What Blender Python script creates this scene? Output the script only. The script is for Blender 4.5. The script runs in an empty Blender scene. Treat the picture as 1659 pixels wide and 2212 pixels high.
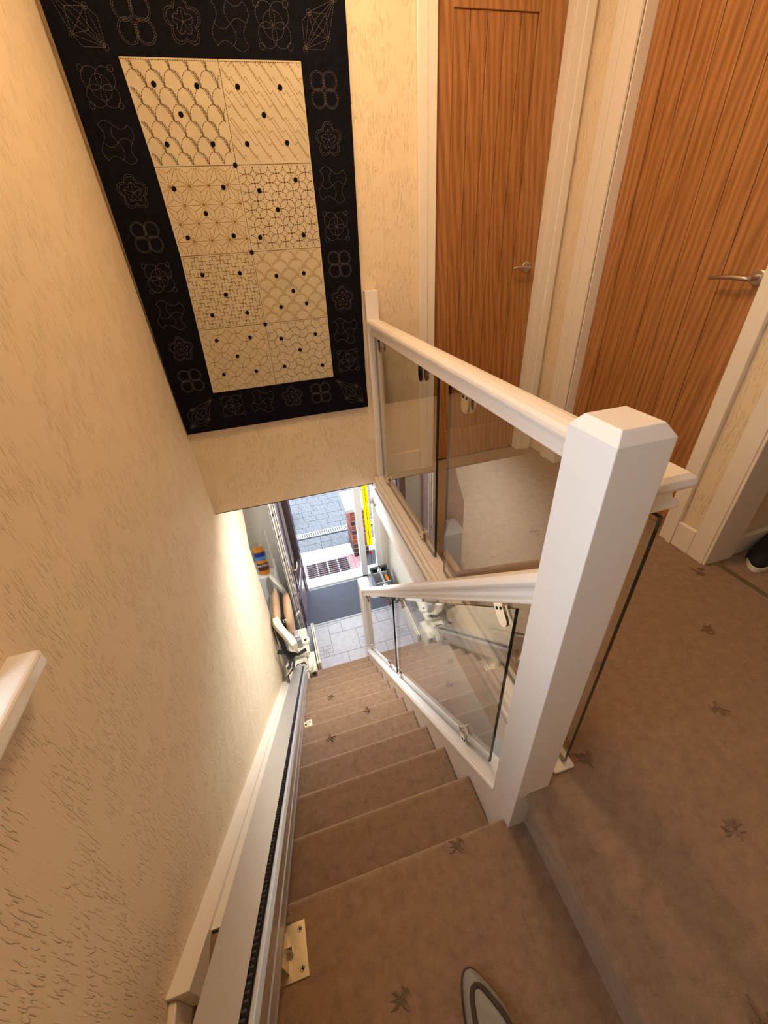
import bpy, math, random
from mathutils import Vector, Matrix
random.seed(7)
scene = bpy.context.scene
COL = scene.collection

# ---------------------------------------------------------------- camera
cam_d = bpy.data.cameras.new('camera')
cam = bpy.data.objects.new('camera', cam_d)
COL.objects.link(cam)
yaw, pit, roll = 0.247690, 0.587435, -0.068672
f = Vector((math.sin(yaw)*math.cos(pit), math.cos(yaw)*math.cos(pit), -math.sin(pit)))
r = Vector((math.cos(yaw), -math.sin(yaw), 0))
u = r.cross(f)
r2 = r*math.cos(roll) + u*math.sin(roll)
u2 = -r*math.sin(roll) + u*math.cos(roll)
M = Matrix((r2, u2, -f)).transposed().to_4x4()
M.translation = Vector((0, 0, 1.235))
cam.matrix_world = M
cam_d.sensor_fit = 'HORIZONTAL'
cam_d.sensor_width = 36.0
cam_d.lens = 868.786*36.0/1659.0
cam_d.clip_start = 0.01
scene.camera = cam

# ---------------------------------------------------------------- world, view
w = bpy.data.worlds.new('sky'); scene.world = w
w.use_nodes = True
bg = w.node_tree.nodes['Background']
bg.inputs['Color'].default_value = (0.80, 0.90, 1.0, 1)
bg.inputs['Strength'].default_value = 6.5
scene.view_settings.view_transform = 'Standard'
scene.view_settings.look = 'None'
scene.view_settings.gamma = 1.0
scene.view_settings.use_curve_mapping = False
scene.view_settings.exposure = 0.0
LAMP_W = 38.0
STAIRFOOT_FILL_W = 38.0

# ---------------------------------------------------------------- materials
def new_mat(name):
    m = bpy.data.materials.new(name); m.use_nodes = True
    nt = m.node_tree
    b = nt.nodes['Principled BSDF']
    return m, nt, b

def coord(nt, scale):
    tc = nt.nodes.new('ShaderNodeTexCoord'); mp = nt.nodes.new('ShaderNodeMapping')
    nt.links.new(tc.outputs['Object'], mp.inputs['Vector'])
    mp.inputs['Scale'].default_value = scale
    return mp.outputs['Vector']

def noise(nt, vec, scale, detail=2, rough=.5, dist=0):
    n = nt.nodes.new('ShaderNodeTexNoise')
    nt.links.new(vec, n.inputs['Vector'])
    n.inputs['Scale'].default_value = scale; n.inputs['Detail'].default_value = detail
    n.inputs['Roughness'].default_value = rough; n.inputs['Distortion'].default_value = dist
    return n.outputs['Fac']

def ramp(nt, fac, stops):
    n = nt.nodes.new('ShaderNodeValToRGB')
    nt.links.new(fac, n.inputs['Fac'])
    e = n.color_ramp.elements
    while len(e) < len(stops): e.new(0.5)
    for i, (p, c) in enumerate(stops):
        e[i].position = p; e[i].color = (*c, 1) if len(c) == 3 else c
    return n.outputs['Color']

def bump(nt, b, height, strength, dist):
    n = nt.nodes.new('ShaderNodeBump')
    nt.links.new(height, n.inputs['Height'])
    n.inputs['Strength'].default_value = strength; n.inputs['Distance'].default_value = dist
    nt.links.new(n.outputs['Normal'], b.inputs['Normal'])
    return n

def plain(name, col, rough=.5, metal=0, var=0.0, vscale=8, bump_s=0, bscale=60, bdist=.002, spec=None, coat=0):
    m, nt, b = new_mat(name)
    b.inputs['Roughness'].default_value = rough; b.inputs['Metallic'].default_value = metal
    if spec is not None: b.inputs['Specular IOR Level'].default_value = spec
    b.inputs['Coat Weight'].default_value = coat
    vec = coord(nt, (1, 1, 1))
    lo = tuple(max(0, c*(1-var)) for c in col); hi = tuple(min(1, c*(1+var)) for c in col)
    nt.links.new(ramp(nt, noise(nt, vec, vscale, 3), [(.3, lo), (.7, hi)]), b.inputs['Base Color'])
    if bump_s: bump(nt, b, noise(nt, vec, bscale, 3), bump_s, bdist)
    return m

def wallpaper(name, col, stroke=1.0):
    m, nt, b = new_mat(name)
    b.inputs['Roughness'].default_value = .75
    vec = coord(nt, (210, 210, 30))
    n1 = noise(nt, vec, 1.0, 1.0, .45, 0)
    st = ramp(nt, n1, [(.56, (0, 0, 0)), (.64, (1, 1, 1))])
    v2 = coord(nt, (1, 1, 1))
    n2 = noise(nt, v2, 90, 3)
    patch = ramp(nt, noise(nt, v2, 14, 1), [(.42, (.05,)*3), (.56, (1, 1, 1))])
    mul = nt.nodes.new('ShaderNodeMath'); mul.operation = 'MULTIPLY'
    nt.links.new(st, mul.inputs[0]); nt.links.new(patch, mul.inputs[1])
    mx = nt.nodes.new('ShaderNodeMath'); mx.operation = 'MULTIPLY_ADD'
    nt.links.new(n2, mx.inputs[0]); mx.inputs[1].default_value = .12; nt.links.new(mul.outputs[0], mx.inputs[2])
    bump(nt, b, mx.outputs[0], .8*stroke, .003)
    lo = tuple(c*.97 for c in col)
    nt.links.new(ramp(nt, noise(nt, v2, 3, 2), [(.3, lo), (.7, col)]), b.inputs['Base Color'])
    return m

def carpet(name, col):
    m, nt, b = new_mat(name)
    b.inputs['Roughness'].default_value = 1.0
    b.inputs['Specular IOR Level'].default_value = .1
    b.inputs['Sheen Weight'].default_value = .5
    b.inputs['Sheen Tint'].default_value = (.9, .75, .6, 1)
    v = coord(nt, (1, 1, 1))
    n1 = noise(nt, v, 420, 2, .6)
    n2 = noise(nt, v, 30, 4, .7)
    n3 = noise(nt, v, 70, 2)
    a = nt.nodes.new('ShaderNodeMath'); a.operation = 'MULTIPLY_ADD'
    nt.links.new(n1, a.inputs[0]); a.inputs[1].default_value = .5; nt.links.new(n2, a.inputs[2])
    lo = tuple(c*.72 for c in col); hi = tuple(c*1.25 for c in col)
    nt.links.new(ramp(nt, a.outputs[0], [(.5, lo), (1.0, hi)]), b.inputs['Base Color'])
    h = nt.nodes.new('ShaderNodeMath'); h.operation = 'MULTIPLY_ADD'
    nt.links.new(n3, h.inputs[0]); h.inputs[1].default_value = .5; nt.links.new(n1, h.inputs[2])
    bump(nt, b, h.outputs[0], .5, .004)
    return m

def oak(name, dark, light, axis='z'):
    m, nt, b = new_mat(name)
    b.inputs['Roughness'].default_value = .42
    oi = nt.nodes.new('ShaderNodeObjectInfo')
    tc = nt.nodes.new('ShaderNodeTexCoord')
    add = nt.nodes.new('ShaderNodeVectorMath'); add.operation = 'MULTIPLY_ADD'
    comb = nt.nodes.new('ShaderNodeCombineXYZ')
    for i in range(3): nt.links.new(oi.outputs['Random'], comb.inputs[i])
    nt.links.new(comb.outputs[0], add.inputs[0]); add.inputs[1].default_value = (7, 7, 7)
    nt.links.new(tc.outputs['Object'], add.inputs[2])
    mp = nt.nodes.new('ShaderNodeMapping'); nt.links.new(add.outputs[0], mp.inputs['Vector'])
    mp.inputs['Scale'].default_value = (9, 9, .9) if axis == 'z' else (.9, 9, 9)
    wv = nt.nodes.new('ShaderNodeTexWave')
    nt.links.new(mp.outputs[0], wv.inputs['Vector'])
    wv.wave_type = 'BANDS'; wv.bands_direction = 'DIAGONAL'
    wv.inputs['Scale'].default_value = 2.2; wv.inputs['Distortion'].default_value = 8.0
    wv.inputs['Detail'].default_value = 4; wv.inputs['Detail Scale'].default_value = .8
    mp2 = nt.nodes.new('ShaderNodeMapping'); nt.links.new(add.outputs[0], mp2.inputs['Vector'])
    mp2.inputs['Scale'].default_value = (110, 110, 2.2) if axis == 'z' else (2.2, 110, 110)
    n = noise(nt, mp2.outputs[0], 1.0, 3, .6)
    a = nt.nodes.new('ShaderNodeMath'); a.operation = 'MULTIPLY_ADD'
    nt.links.new(wv.outputs['Fac'], a.inputs[0]); a.inputs[1].default_value = .32; 
    h = nt.nodes.new('ShaderNodeMath'); h.operation = 'MULTIPLY'; nt.links.new(n, h.inputs[0]); h.inputs[1].default_value = .8
    nt.links.new(h.outputs[0], a.inputs[2])
    nt.links.new(ramp(nt, a.outputs[0], [(.25, dark), (.80, light)]), b.inputs['Base Color'])
    bump(nt, b, n, .08, .001)
    return m

def glass_mat(name, tint=(.93, .95, .93), ior=1.52):
    m = bpy.data.materials.new(name); m.use_nodes = True
    nt = m.node_tree; nt.nodes.clear()
    out = nt.nodes.new('ShaderNodeOutputMaterial')
    fr = nt.nodes.new('ShaderNodeFresnel'); fr.inputs['IOR'].default_value = ior
    geo = nt.nodes.new('ShaderNodeNewGeometry')
    tr = nt.nodes.new('ShaderNodeBsdfTransparent'); tr.inputs['Color'].default_value = (*tint, 1)
    gl = nt.nodes.new('ShaderNodeBsdfGlossy'); gl.inputs['Roughness'].default_value = 0.0
    # reflect on entry faces only, so that a solid sheet does not mirror from its inside
    fac = nt.nodes.new('ShaderNodeMath'); fac.operation = 'MULTIPLY'
    inv = nt.nodes.new('ShaderNodeMath'); inv.operation = 'SUBTRACT'; inv.inputs[0].default_value = 1.0
    nt.links.new(geo.outputs['Backfacing'], inv.inputs[1])
    dbl = nt.nodes.new('ShaderNodeMath'); dbl.operation = 'MULTIPLY'; dbl.inputs[1].default_value = 1.9; dbl.use_clamp = True
    nt.links.new(fr.outputs[0], dbl.inputs[0])
    nt.links.new(dbl.outputs[0], fac.inputs[0]); nt.links.new(inv.outputs[0], fac.inputs[1])
    mix = nt.nodes.new('ShaderNodeMixShader')
    nt.links.new(fac.outputs[0], mix.inputs[0]); nt.links.new(tr.outputs[0], mix.inputs[1]); nt.links.new(gl.outputs[0], mix.inputs[2])
    nt.links.new(mix.outputs[0], out.inputs['Surface'])
    return m

def metal(name, col, rough, var=.3):
    m, nt, b = new_mat(name)
    b.inputs['Metallic'].default_value = 1.0; b.inputs['Base Color'].default_value = (*col, 1)
    v = coord(nt, (1, 1, 1))
    nt.links.new(ramp(nt, noise(nt, v, 4, 2), [(.3, (rough*(1-var),)*3), (.7, (min(1, rough*(1+var)),)*3)]), b.inputs['Roughness'])
    return m

MT = {}
MT['wall'] = wallpaper('cream_wallpaper', (.80, .655, .455))
MT['plaster'] = plain('cream_plaster', (.80, .66, .46), .8, 0, .02, 3, .1, 120)
MT['hall_wall'] = wallpaper('hall_wallpaper', (.80, .73, .62), .8)
MT['ceil'] = plain('ceiling_paint', (.85, .80, .70), .9, 0, .01, 3)
MT['white'] = plain('white_gloss_paint', (.83, .79, .76), .28, 0, .015, 5, .05, 30, .002)
MT['cream_paint'] = plain('cream_gloss_paint', (.82, .75, .64), .35, 0, .015, 5, .04, 30, .002)
MT['pvc'] = plain('white_pvc', (.85, .85, .82), .3, 0, .01)
MT['oak'] = oak('oak_stile', (.25, .098, .026), (.47, .215, .070))
MT['oak_plank'] = oak('oak_plank', (.23, .088, .022), (.44, .195, .060))
MT['carpet'] = carpet('brown_carpet', (.270, .172, .108))
MT['motif'] = carpet('carpet_motif_brown', (.20, .122, .075))
MT['glass'] = glass_mat('clear_glass', (.965, .975, .96))
MT['pane'] = glass_mat('window_pane', (.97, .98, .98))
MT['glass_edge'] = plain('green_glass_edge', (.008, .018, .012), .08, 0, .1, 20, spec=.6)
MT['chrome'] = metal('chrome', (.75, .73, .70), .12)
MT['alu'] = metal('brushed_aluminium', (.66, .65, .66), .40, .08)
MT['brass'] = metal('zinc_plate', (.50, .42, .28), .4)
MT['zinc'] = plain('dull_zinc', (.30, .275, .21), .5, 0, .15, 30)
MT['satin'] = metal('satin_nickel', (.52, .45, .38), .38, .1)
MT['gloss'] = plain('polished_white_sill', (.80, .76, .72), .06, 0, .01)
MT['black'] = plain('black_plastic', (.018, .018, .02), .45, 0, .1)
MT['rubber'] = plain('dark_rubber', (.07, .07, .08), .7, 0, .2, 40)
MT['strap'] = plain('black_strap', (.02, .02, .022), .8)
MT['lift_cream'] = plain('cream_plastic', (.74, .68, .55), .4, 0, .03)
MT['tan'] = plain('tan_vinyl', (.58, .36, .20), .5, 0, .08, 12, .1, 200, .001)
MT['teal'] = plain('teal_label', (.02, .12, .15), .5)
MT['navy'] = plain('navy_cotton', (.0065, .0065, .010), .95, 0, .25, 40, .25, 600, .0006, spec=.05)
MT['calico'] = plain('calico_cotton', (.52, .455, .325), .9, 0, .06, 14, .3, 30, .003, spec=.1)
MT['thread_gold'] = plain('olive_thread', (.30, .18, .045), .9)
MT['thread_dark'] = plain('brown_thread', (.10, .05, .02), .9)
MT['thread_pale'] = plain('grey_thread', (.11, .095, .10), .9)
MT['knot'] = plain('navy_knot', (.008, .007, .010), .95, spec=.05)
MT['plum'] = plain('plum_pvc', (.075, .045, .055), .3, 0, .1)
MT['plum_light'] = plain('plum_panel', (.20, .15, .18), .25, 0, .08)
MT['tile'] = plain('pale_stone_tile', (.40, .375, .40), .35, 0, .09, 18, .1, 60, .001)
MT['grout'] = plain('grey_grout', (.22, .21, .24), .8)
MT['mat'] = None
MT['paver'] = plain('grey_paver', (.105, .108, .122), .85, 0, .28, 22, .5, 70, .004)
MT['paver_joint'] = plain('paver_joint', (.06, .06, .065), .95, 0, .2)
MT['concrete'] = plain('pale_concrete', (.42, .42, .42), .85, 0, .1, 12, .3, 60, .003)
MT['coping'] = plain('white_stone', (.42, .41, .40), .8, 0, .06, 12)
MT['quarry'] = plain('red_quarry_tile', (.36, .19, .20), .5, 0, .12, 20)
MT['brick'] = plain('red_brick', (.24, .045, .025), .85, 0, .35, 30, .5, 90, .003)
MT['brick_dark'] = plain('dark_brick', (.055, .018, .016), .85, 0, .3, 30, .5, 90, .003)
MT['mortar'] = plain('mortar', (.30, .26, .22), .95, 0, .1)
MT['drain'] = plain('drain_grey', (.40, .40, .41), .5, 0, .05)
MT['orange'] = plain('orange_wrap', (.82, .28, .015), .3, 0, .04)
MT['blue'] = plain('blue_print', (.02, .05, .25), .3)
MT['sky_blue'] = plain('light_blue_print', (.10, .32, .70), .3)
MT['white_print'] = plain('white_print', (.85, .85, .85), .4)
MT['brown_print'] = plain('brown_print', (.14, .04, .02), .4)
MT['grey_plastic'] = plain('grey_plastic', (.35, .36, .38), .4)
MT['toolbox'] = plain('charcoal_plastic', (.035, .037, .04), .4, 0, .1)
MT['toolbox_side'] = plain('slate_plastic', (.22, .25, .31), .4, 0, .1)
MT['shade'] = plain('mauve_glass_shade', (.40, .34, .36), .4, 0, .05)
MT['shoe_grey'] = plain('grey_canvas', (.25, .23, .21), .9, 0, .1, 60, .3, 500, .0006)
MT['shoe_brown'] = plain('brown_trim', (.05, .03, .02), .8)
MT['shoe_black'] = plain('black_canvas', (.012, .012, .015), .9, 0, .1, 60)
MT['shoe_white'] = plain('white_rubber', (.75, .70, .62), .6)
MT['grass'] = plain('garden_green', (.06, .10, .04), .95, 0, .4, 5)

def mat_coloured_glass(name, col, strength=1.0):
    m = bpy.data.materials.new(name); m.use_nodes = True
    nt = m.node_tree; nt.nodes.clear()
    out = nt.nodes.new('ShaderNodeOutputMaterial')
    tr = nt.nodes.new('ShaderNodeBsdfTransparent'); tr.inputs['Color'].default_value = (*col, 1)
    tl = nt.nodes.new('ShaderNodeBsdfTranslucent'); tl.inputs['Color'].default_value = (*col, 1)
    mix = nt.nodes.new('ShaderNodeMixShader'); mix.inputs[0].default_value = .5
    nt.links.new(tr.outputs[0], mix.inputs[1]); nt.links.new(tl.outputs[0], mix.inputs[2])
    nt.links.new(mix.outputs[0], out.inputs['Surface'])
    return m
MT['yellow_glass'] = mat_coloured_glass('yellow_glass', (.95, .72, .0))
MT['red_glass'] = mat_coloured_glass('red_glass', (.80, .02, .10))

def ribbed(name, col):
    m, nt, b = new_mat(name)
    b.inputs['Roughness'].default_value = .95
    v = coord(nt, (1, 1, 1))
    wv = nt.nodes.new('ShaderNodeTexWave'); nt.links.new(v, wv.inputs['Vector'])
    wv.bands_direction = 'Y'; wv.inputs['Scale'].default_value = 22; wv.inputs['Distortion'].default_value = .4
    n = noise(nt, v, 160, 2)
    a = nt.nodes.new('ShaderNodeMath'); a.operation = 'MULTIPLY_ADD'
    nt.links.new(n, a.inputs[0]); a.inputs[1].default_value = .7; nt.links.new(wv.outputs['Fac'], a.inputs[2])
    lo = tuple(c*.45 for c in col); hi = tuple(c*1.5 for c in col)
    nt.links.new(ramp(nt, a.outputs[0], [(.25, lo), (1.3/1.7, hi)]), b.inputs['Base Color'])
    bump(nt, b, wv.outputs['Fac'], .6, .004)
    return m
MT['mat'] = ribbed('ribbed_mat', (.065, .068, .09))

# ---------------------------------------------------------------- mesh builder
class MB:
    def __init__(s): s.v = []; s.f = []; s.m = []
    def add(s, vs, fs, mi=0):
        o = len(s.v); s.v += [tuple(p) for p in vs]
        for q in fs: s.f.append(tuple(i+o for i in q)); s.m.append(mi)
        return s
    def box(s, x0, x1, y0, y1, z0, z1, mi=0):
        if x0 > x1: x0, x1 = x1, x0
        if y0 > y1: y0, y1 = y1, y0
        if z0 > z1: z0, z1 = z1, z0
        vs = [(x, y, z) for x in (x0, x1) for y in (y0, y1) for z in (z0, z1)]
        return s.add(vs, [(0, 1, 3, 2), (4, 6, 7, 5), (0, 4, 5, 1), (2, 3, 7, 6), (0, 2, 6, 4), (1, 5, 7, 3)], mi)
    def obox(s, c, ax, ay, az, hx, hy, hz, mi=0):
        c, ax, ay, az = map(Vector, (c, ax, ay, az))
        vs = [c+ax*(hx*i)+ay*(hy*j)+az*(hz*k) for i in (-1, 1) for j in (-1, 1) for k in (-1, 1)]
        return s.add(vs, [(0, 1, 3, 2), (4, 6, 7, 5), (0, 4, 5, 1), (2, 3, 7, 6), (0, 2, 6, 4), (1, 5, 7, 3)], mi)
    def prism(s, pts, fn0, fn1, mi=0, cap=True, mi_cap=None):
        """pts: 2-D outline; fn0/fn1 map it to the two ends."""
        n = len(pts); a = [fn0(p) for p in pts]; b = [fn1(p) for p in pts]
        fs = [(i, (i+1) % n, n+(i+1) % n, n+i) for i in range(n)]
        s.add(a+b, fs, mi)
        if cap:
            s.add(a, [tuple(reversed(range(n)))], mi if mi_cap is None else mi_cap)
            s.add(b, [tuple(range(n))], mi if mi_cap is None else mi_cap)
        return s
    def tube(s, path, rad, n=8, mi=0, closed=False):
        path = [Vector(p) for p in path]; rings = []
        L = len(path)
        rads = rad if isinstance(rad, (list, tuple)) else [rad]*L
        up = Vector((0, 0, 1))
        prev = None
        for i, p in enumerate(path):
            t = (path[min(i+1, L-1)]-path[max(i-1, 0)]).normalized()
            if prev is None:
                a = t.cross(up)
                if a.length < .1: a = t.cross(Vector((1, 0, 0)))
            else: a = prev - t*prev.dot(t)
            a.normalize(); prev = a; b = t.cross(a)
            rings.append([p+(a*math.cos(2*math.pi*k/n)+b*math.sin(2*math.pi*k/n))*rads[i] for k in range(n)])
        vs = [q for rg in rings for q in rg]
        fs = [(i*n+k, i*n+(k+1) % n, (i+1)*n+(k+1) % n, (i+1)*n+k) for i in range(L-1) for k in range(n)]
        fs += [tuple(reversed(range(n))), tuple((L-1)*n+k for k in range(n))]
        return s.add(vs, fs, mi)
    def lathe(s, prof, c, axis='z', n=24, mi=0):
        c = Vector(c); A = {'z': ((1, 0, 0), (0, 1, 0), (0, 0, 1)), 'x': ((0, 1, 0), (0, 0, 1), (1, 0, 0)), 'y': ((0, 0, 1), (1, 0, 0), (0, 1, 0))}[axis]
        a, b, d = map(Vector, A)
        vs = [c+(a*math.cos(2*math.pi*k/n)+b*math.sin(2*math.pi*k/n))*rr+d*h for rr, h in prof for k in range(n)]
        L = len(prof)
        fs = [(i*n+k, i*n+(k+1) % n, (i+1)*n+(k+1) % n, (i+1)*n+k) for i in range(L-1) for k in range(n)]
        fs += [tuple(reversed(range(n))), tuple((L-1)*n+k for k in range(n))]
        return s.add(vs, fs, mi)
    def mesh(s, name, mats):
        me = bpy.data.meshes.new(name)
        me.from_pydata(s.v, [], s.f)
        for m in (mats if isinstance(mats, (list, tuple)) else [mats]): me.materials.append(MT[m] if isinstance(m, str) else m)
        me.polygons.foreach_set('material_index', s.m)
        me.update()
        import bmesh
        bm = bmesh.new(); bm.from_mesh(me); bmesh.ops.recalc_face_normals(bm, faces=bm.faces); bm.to_mesh(me); bm.free()
        return me
    def build(s, name, mats, parent=None, bevel=0, smooth=False, seg=2, sub=0):
        o = bpy.data.objects.new(name, s.mesh(name, mats)); COL.objects.link(o)
        if parent is not None: attach(o, parent)
        if smooth:
            for p in o.data.polygons: p.use_smooth = True
        if bevel:
            md = o.modifiers.new('bevel', 'BEVEL'); md.width = bevel; md.segments = seg; md.limit_method = 'ANGLE'; md.angle_limit = .6
        if sub:
            md = o.modifiers.new('sub', 'SUBSURF'); md.levels = sub; md.render_levels = sub
        return o

def attach(o, parent):
    o.parent = parent
    base = Matrix.Identity(4); q = parent
    chain = []
    while q is not None: chain.append(q); q = q.parent
    W = Matrix.Identity(4)
    for q in reversed(chain): W = W @ q.matrix_parent_inverse @ q.matrix_basis
    o.matrix_parent_inverse = W.inverted()

def tag(o, label, cat, group=None, kind=None):
    o['label'] = label; o['category'] = cat
    if group: o['group'] = group
    if kind: o['kind'] = kind
    return o

def thing(name, loc, label, cat, group=None, kind=None):
    o = bpy.data.objects.new(name, None); COL.objects.link(o); o.location = loc; o.empty_display_size = .05
    return tag(o, label, cat, group, kind)

def inst(name, mesh, loc, parent=None, rot=None):
    o = bpy.data.objects.new(name, mesh); COL.objects.link(o)
    o.matrix_basis = Matrix.Translation(loc) @ (rot.to_4x4() if rot else Matrix.Identity(4))
    if parent is not None: attach(o, parent)
    return o

# ---------------------------------------------------------------- dimensions
RISE, GO = .2, .21064
Y0 = .395                       # nosing of the top platform
SL = RISE/GO
def znose(y): return -.2 - SL*(y-Y0)
TH = math.atan(SL)
SD = Vector((0, math.cos(TH), -math.sin(TH)))      # down the flight
SN = Vector((0, math.sin(TH), math.cos(TH)))       # away from the flight
XL, XS = -.48, .40              # left wall, right end of the treads
YW = 2.22                       # wall with the quilt
XR = 1.645                      # landing's right wall
ZF = -2.6                       # hall floor
YF = 4.14                       # front wall
XH = 1.06                       # hall's right wall

# ================================================================ STRUCTURE
m = MB()
m.box(-.62, XL, -1.3, -.30, ZF, 2.45)
m.box(-.62, XL, -.30, .5, ZF, .70)
m.box(-.62, XL, -.30, .5, 1.75, 2.45)
m.box(-.62, XL, .5, YW, ZF, 2.45)
m.prism([(YW, ZF), (3.04, ZF), (3.05, -.93), (3.20, -.80), (3.29, -.68), (3.29, -.055), (YW, -.055)],
        lambda p: (-.62, p[0], p[1]), lambda p: (XL, p[0], p[1]))
tag(m.build('wall_left', 'wall'), 'cream embossed wallpaper wall running down beside the stairlift', 'wall', kind='structure')

m = MB()
m.box(-.62, .91, YW, YW+.12, -.055, 2.45)
m.box(.91, 1.53, YW, YW+.12, 2.13, 2.45)
m.box(1.53, 1.80, YW, YW+.12, -.055, 2.45)
m.box(.53, 1.80, YW, YW+.12, -.23, -.055)
m.box(.85, 1.60, YW+.12, YW+.15, -.055, 2.2)
tag(m.build('wall_back', 'wall'), 'cream wall behind the hanging quilt and the narrow oak door', 'wall', kind='structure')

m = MB()
m.box(XR, XR+.14, 1.95, YW, -.23, 2.45)
m.box(XR, XR+.14, 1.12, 1.95, 2.13, 2.45)
m.box(XR+.075, XR+.14, 1.12, 1.95, -.23, 0)
m.box(XR, XR+.14, .90, 1.12, -.23, 2.45)
m.box(XR, XR+.14, .05, .90, 2.13, 2.45)
m.box(XR, XR+.14, -1.3, .05, -.23, 2.45)
m.box(XR+.14, XR+.17, 1.03, 2.05, -.23, 2.2)
tag(m.build('wall_right', 'wall'), 'cream wall holding the wide oak door and the open doorway', 'wall', kind='structure')

m = MB(); m.box(-.62, XR+.14, -1.42, -1.3, ZF, 2.45)
tag(m.build('wall_behind', 'wall'), 'cream wall at the back of the landing', 'wall', kind='structure')
m = MB(); m.box(-.62, 3.3, -1.42, YW+.12, 2.45, 2.55)
tag(m.build('ceiling', 'ceil'), 'pale ceiling over the landing and stairwell', 'ceiling', kind='structure')

# bedroom past the open doorway
m = MB(); m.box(XR+.14, 3.2, .93, 1.03, -.23, 2.45); m.box(3.2, 3.3, -1.42, 1.03, -.23, 2.45); m.box(XR+.14, 3.2, -1.42, -1.3, -.23, 2.45)
tag(m.build('wall_bedroom', 'wall'), 'shaded wall of the room beyond the open doorway', 'wall', kind='structure')
m = MB(); m.box(XR+.075, 3.2, .905, .93, 0, .10)
tag(m.build('baseboard_bedroom', 'cream_paint', bevel=.004), 'skirting board inside the room beyond the open doorway', 'baseboard', kind='structure')

# landing floor (carpet) with rolled edge towards the quarter landing
floor = thing('floor', (1.0, .5, 0), 'brown carpeted landing floor with a rolled edge and sprig pattern', 'floor', kind='structure')
def roll(x0, zt, rad, n=6):
    return [(x0+rad-rad*math.sin(a), zt-rad+rad*math.cos(a)) for a in [math.pi*k/n for k in range(n+1)]]
m = MB()
prof = [(.497, 0)] + roll(.428, 0, .017) + [(.452, -.036), (.452, -.23), (.497, -.23)]
m.prism(prof, lambda p: (p[0], -1.3, p[1]), lambda p: (p[0], .366, p[1]))
m.box(.497, XR+.075, -1.3, .366, -.23, 0)
m.box(.497, XR+.075, .366, .462, -.23, 0)
m.box(.53, XR+.075, .462, YW+.05, -.23, 0)
m.box(XR+.075, 3.2, -1.3, .93, -.23, 0)
m.build('carpet', 'carpet', floor)

def sprig_mesh(name, seed):
    rd = random.Random(seed); mb = MB()
    for k in range(11):
        a = rd.uniform(0, 6.28); l = rd.uniform(.010, .020); c = Vector((rd.uniform(-.019, .019), rd.uniform(-.019, .019), 0))
        d = Vector((math.cos(a), math.sin(a), 0)); q = Vector((-d.y, d.x, 0)); wd = rd.uniform(.0028, .0045); h = rd.uniform(.003, .005)
        n = 5; vs = []
        for i in range(n+1):
            t = i/n; p = c+d*(t-.5)*l*1.6+q*math.sin(t*3.1)*.004; ww = wd*math.sin(math.pi*min(max(t, .08), .92))
            vs += [p-q*ww+Vector((0, 0, .0002)), p+Vector((0, 0, h)), p+q*ww+Vector((0, 0, .0002))]
        fs = []
        for i in range(n):
            b = i*3; fs += [(b, b+1, b+4, b+3), (b+1, b+2, b+5, b+4)]
        mb.add(vs, fs)
    return mb.mesh(name, 'motif')
SPR = [sprig_mesh('carpet_sprig', s) for s in range(4)]
k = 0
for j in range(-3, 5):
    for i in range(0, 4):
        x = .63 + .475*i + (.235 if j % 2 else 0); y = .39 + .24*j
        if -.4 < y < 2.15 and x < 1.6 and not (abs(x-.56) < .06 and y > .4):
            inst('carpet_sprig', SPR[k % 4], (x, y, 0), floor, Matrix.Rotation(k*1.1, 3, 'Z')); k += 1

# fascia under the landing edge
fa = thing('trim_1', (.53, 1.3, -.23), 'white painted fascia along the landing edge above the hall', 'trim', kind='structure')
m = MB(); m.box(.512, .53, .462, YW, -.23, -.002); m.build('fascia_board', 'white', fa, bevel=.002)
m = MB(); m.box(.500, .512, .462, YW, -.055, -.030); m.build('bead', 'white', fa, bevel=.004)
m = MB(); m.box(.504, .512, .462, YW, -.098, -.085); m.build('bead', 'white', fa, bevel=.003)
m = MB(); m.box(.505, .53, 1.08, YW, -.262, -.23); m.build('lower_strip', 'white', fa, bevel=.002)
for k in range(14):  # row of thin dark slanted bars on the strip's face
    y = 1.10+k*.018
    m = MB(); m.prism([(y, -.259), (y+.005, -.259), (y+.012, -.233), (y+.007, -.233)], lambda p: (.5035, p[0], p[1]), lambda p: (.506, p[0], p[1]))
    m.build('dark_bar', 'black', fa)

# hall (downstairs)
m = MB(); m.box(XH, XH+.1, -1.3, YF+.16, ZF, -.23)
tag(m.build('wall_hall', 'hall_wall'), 'pale textured hall wall beyond the stair glass', 'wall', kind='structure')
m = MB(); m.box(-1.0, XH+.1, YW+.12, YF+.16, -.055, .05); m.box(-1.0, .53, YW, YW+.12, -.0551, -.05)
tag(m.build('ceiling', 'ceil'), 'ceiling of the downstairs hall', 'ceiling', kind='structure')
m = MB(); m.box(-1.0, -.9, 3.04, YF+.16, ZF, -.055); m.box(-1.0, -.62, 2.95, 3.04, ZF, -.055)
tag(m.build('wall_recess', 'hall_wall'), 'beige wall of the recess left of the front door', 'wall', kind='structure')
DX0, DX1, WX0, WX1, ZT = -.15, .68, .76, .905, -.58
m = MB()
m.box(-1.0, DX0-.06, YF, YF+.16, ZF, -.055); m.box(DX0-.06, .985, YF, YF+.16, ZT+.06, -.055); m.box(.985, XH+.1, YF, YF+.16, ZF, -.055)
tag(m.build('wall_front', 'hall_wall'), 'front wall of the hall around the entrance', 'wall', kind='structure')

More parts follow.
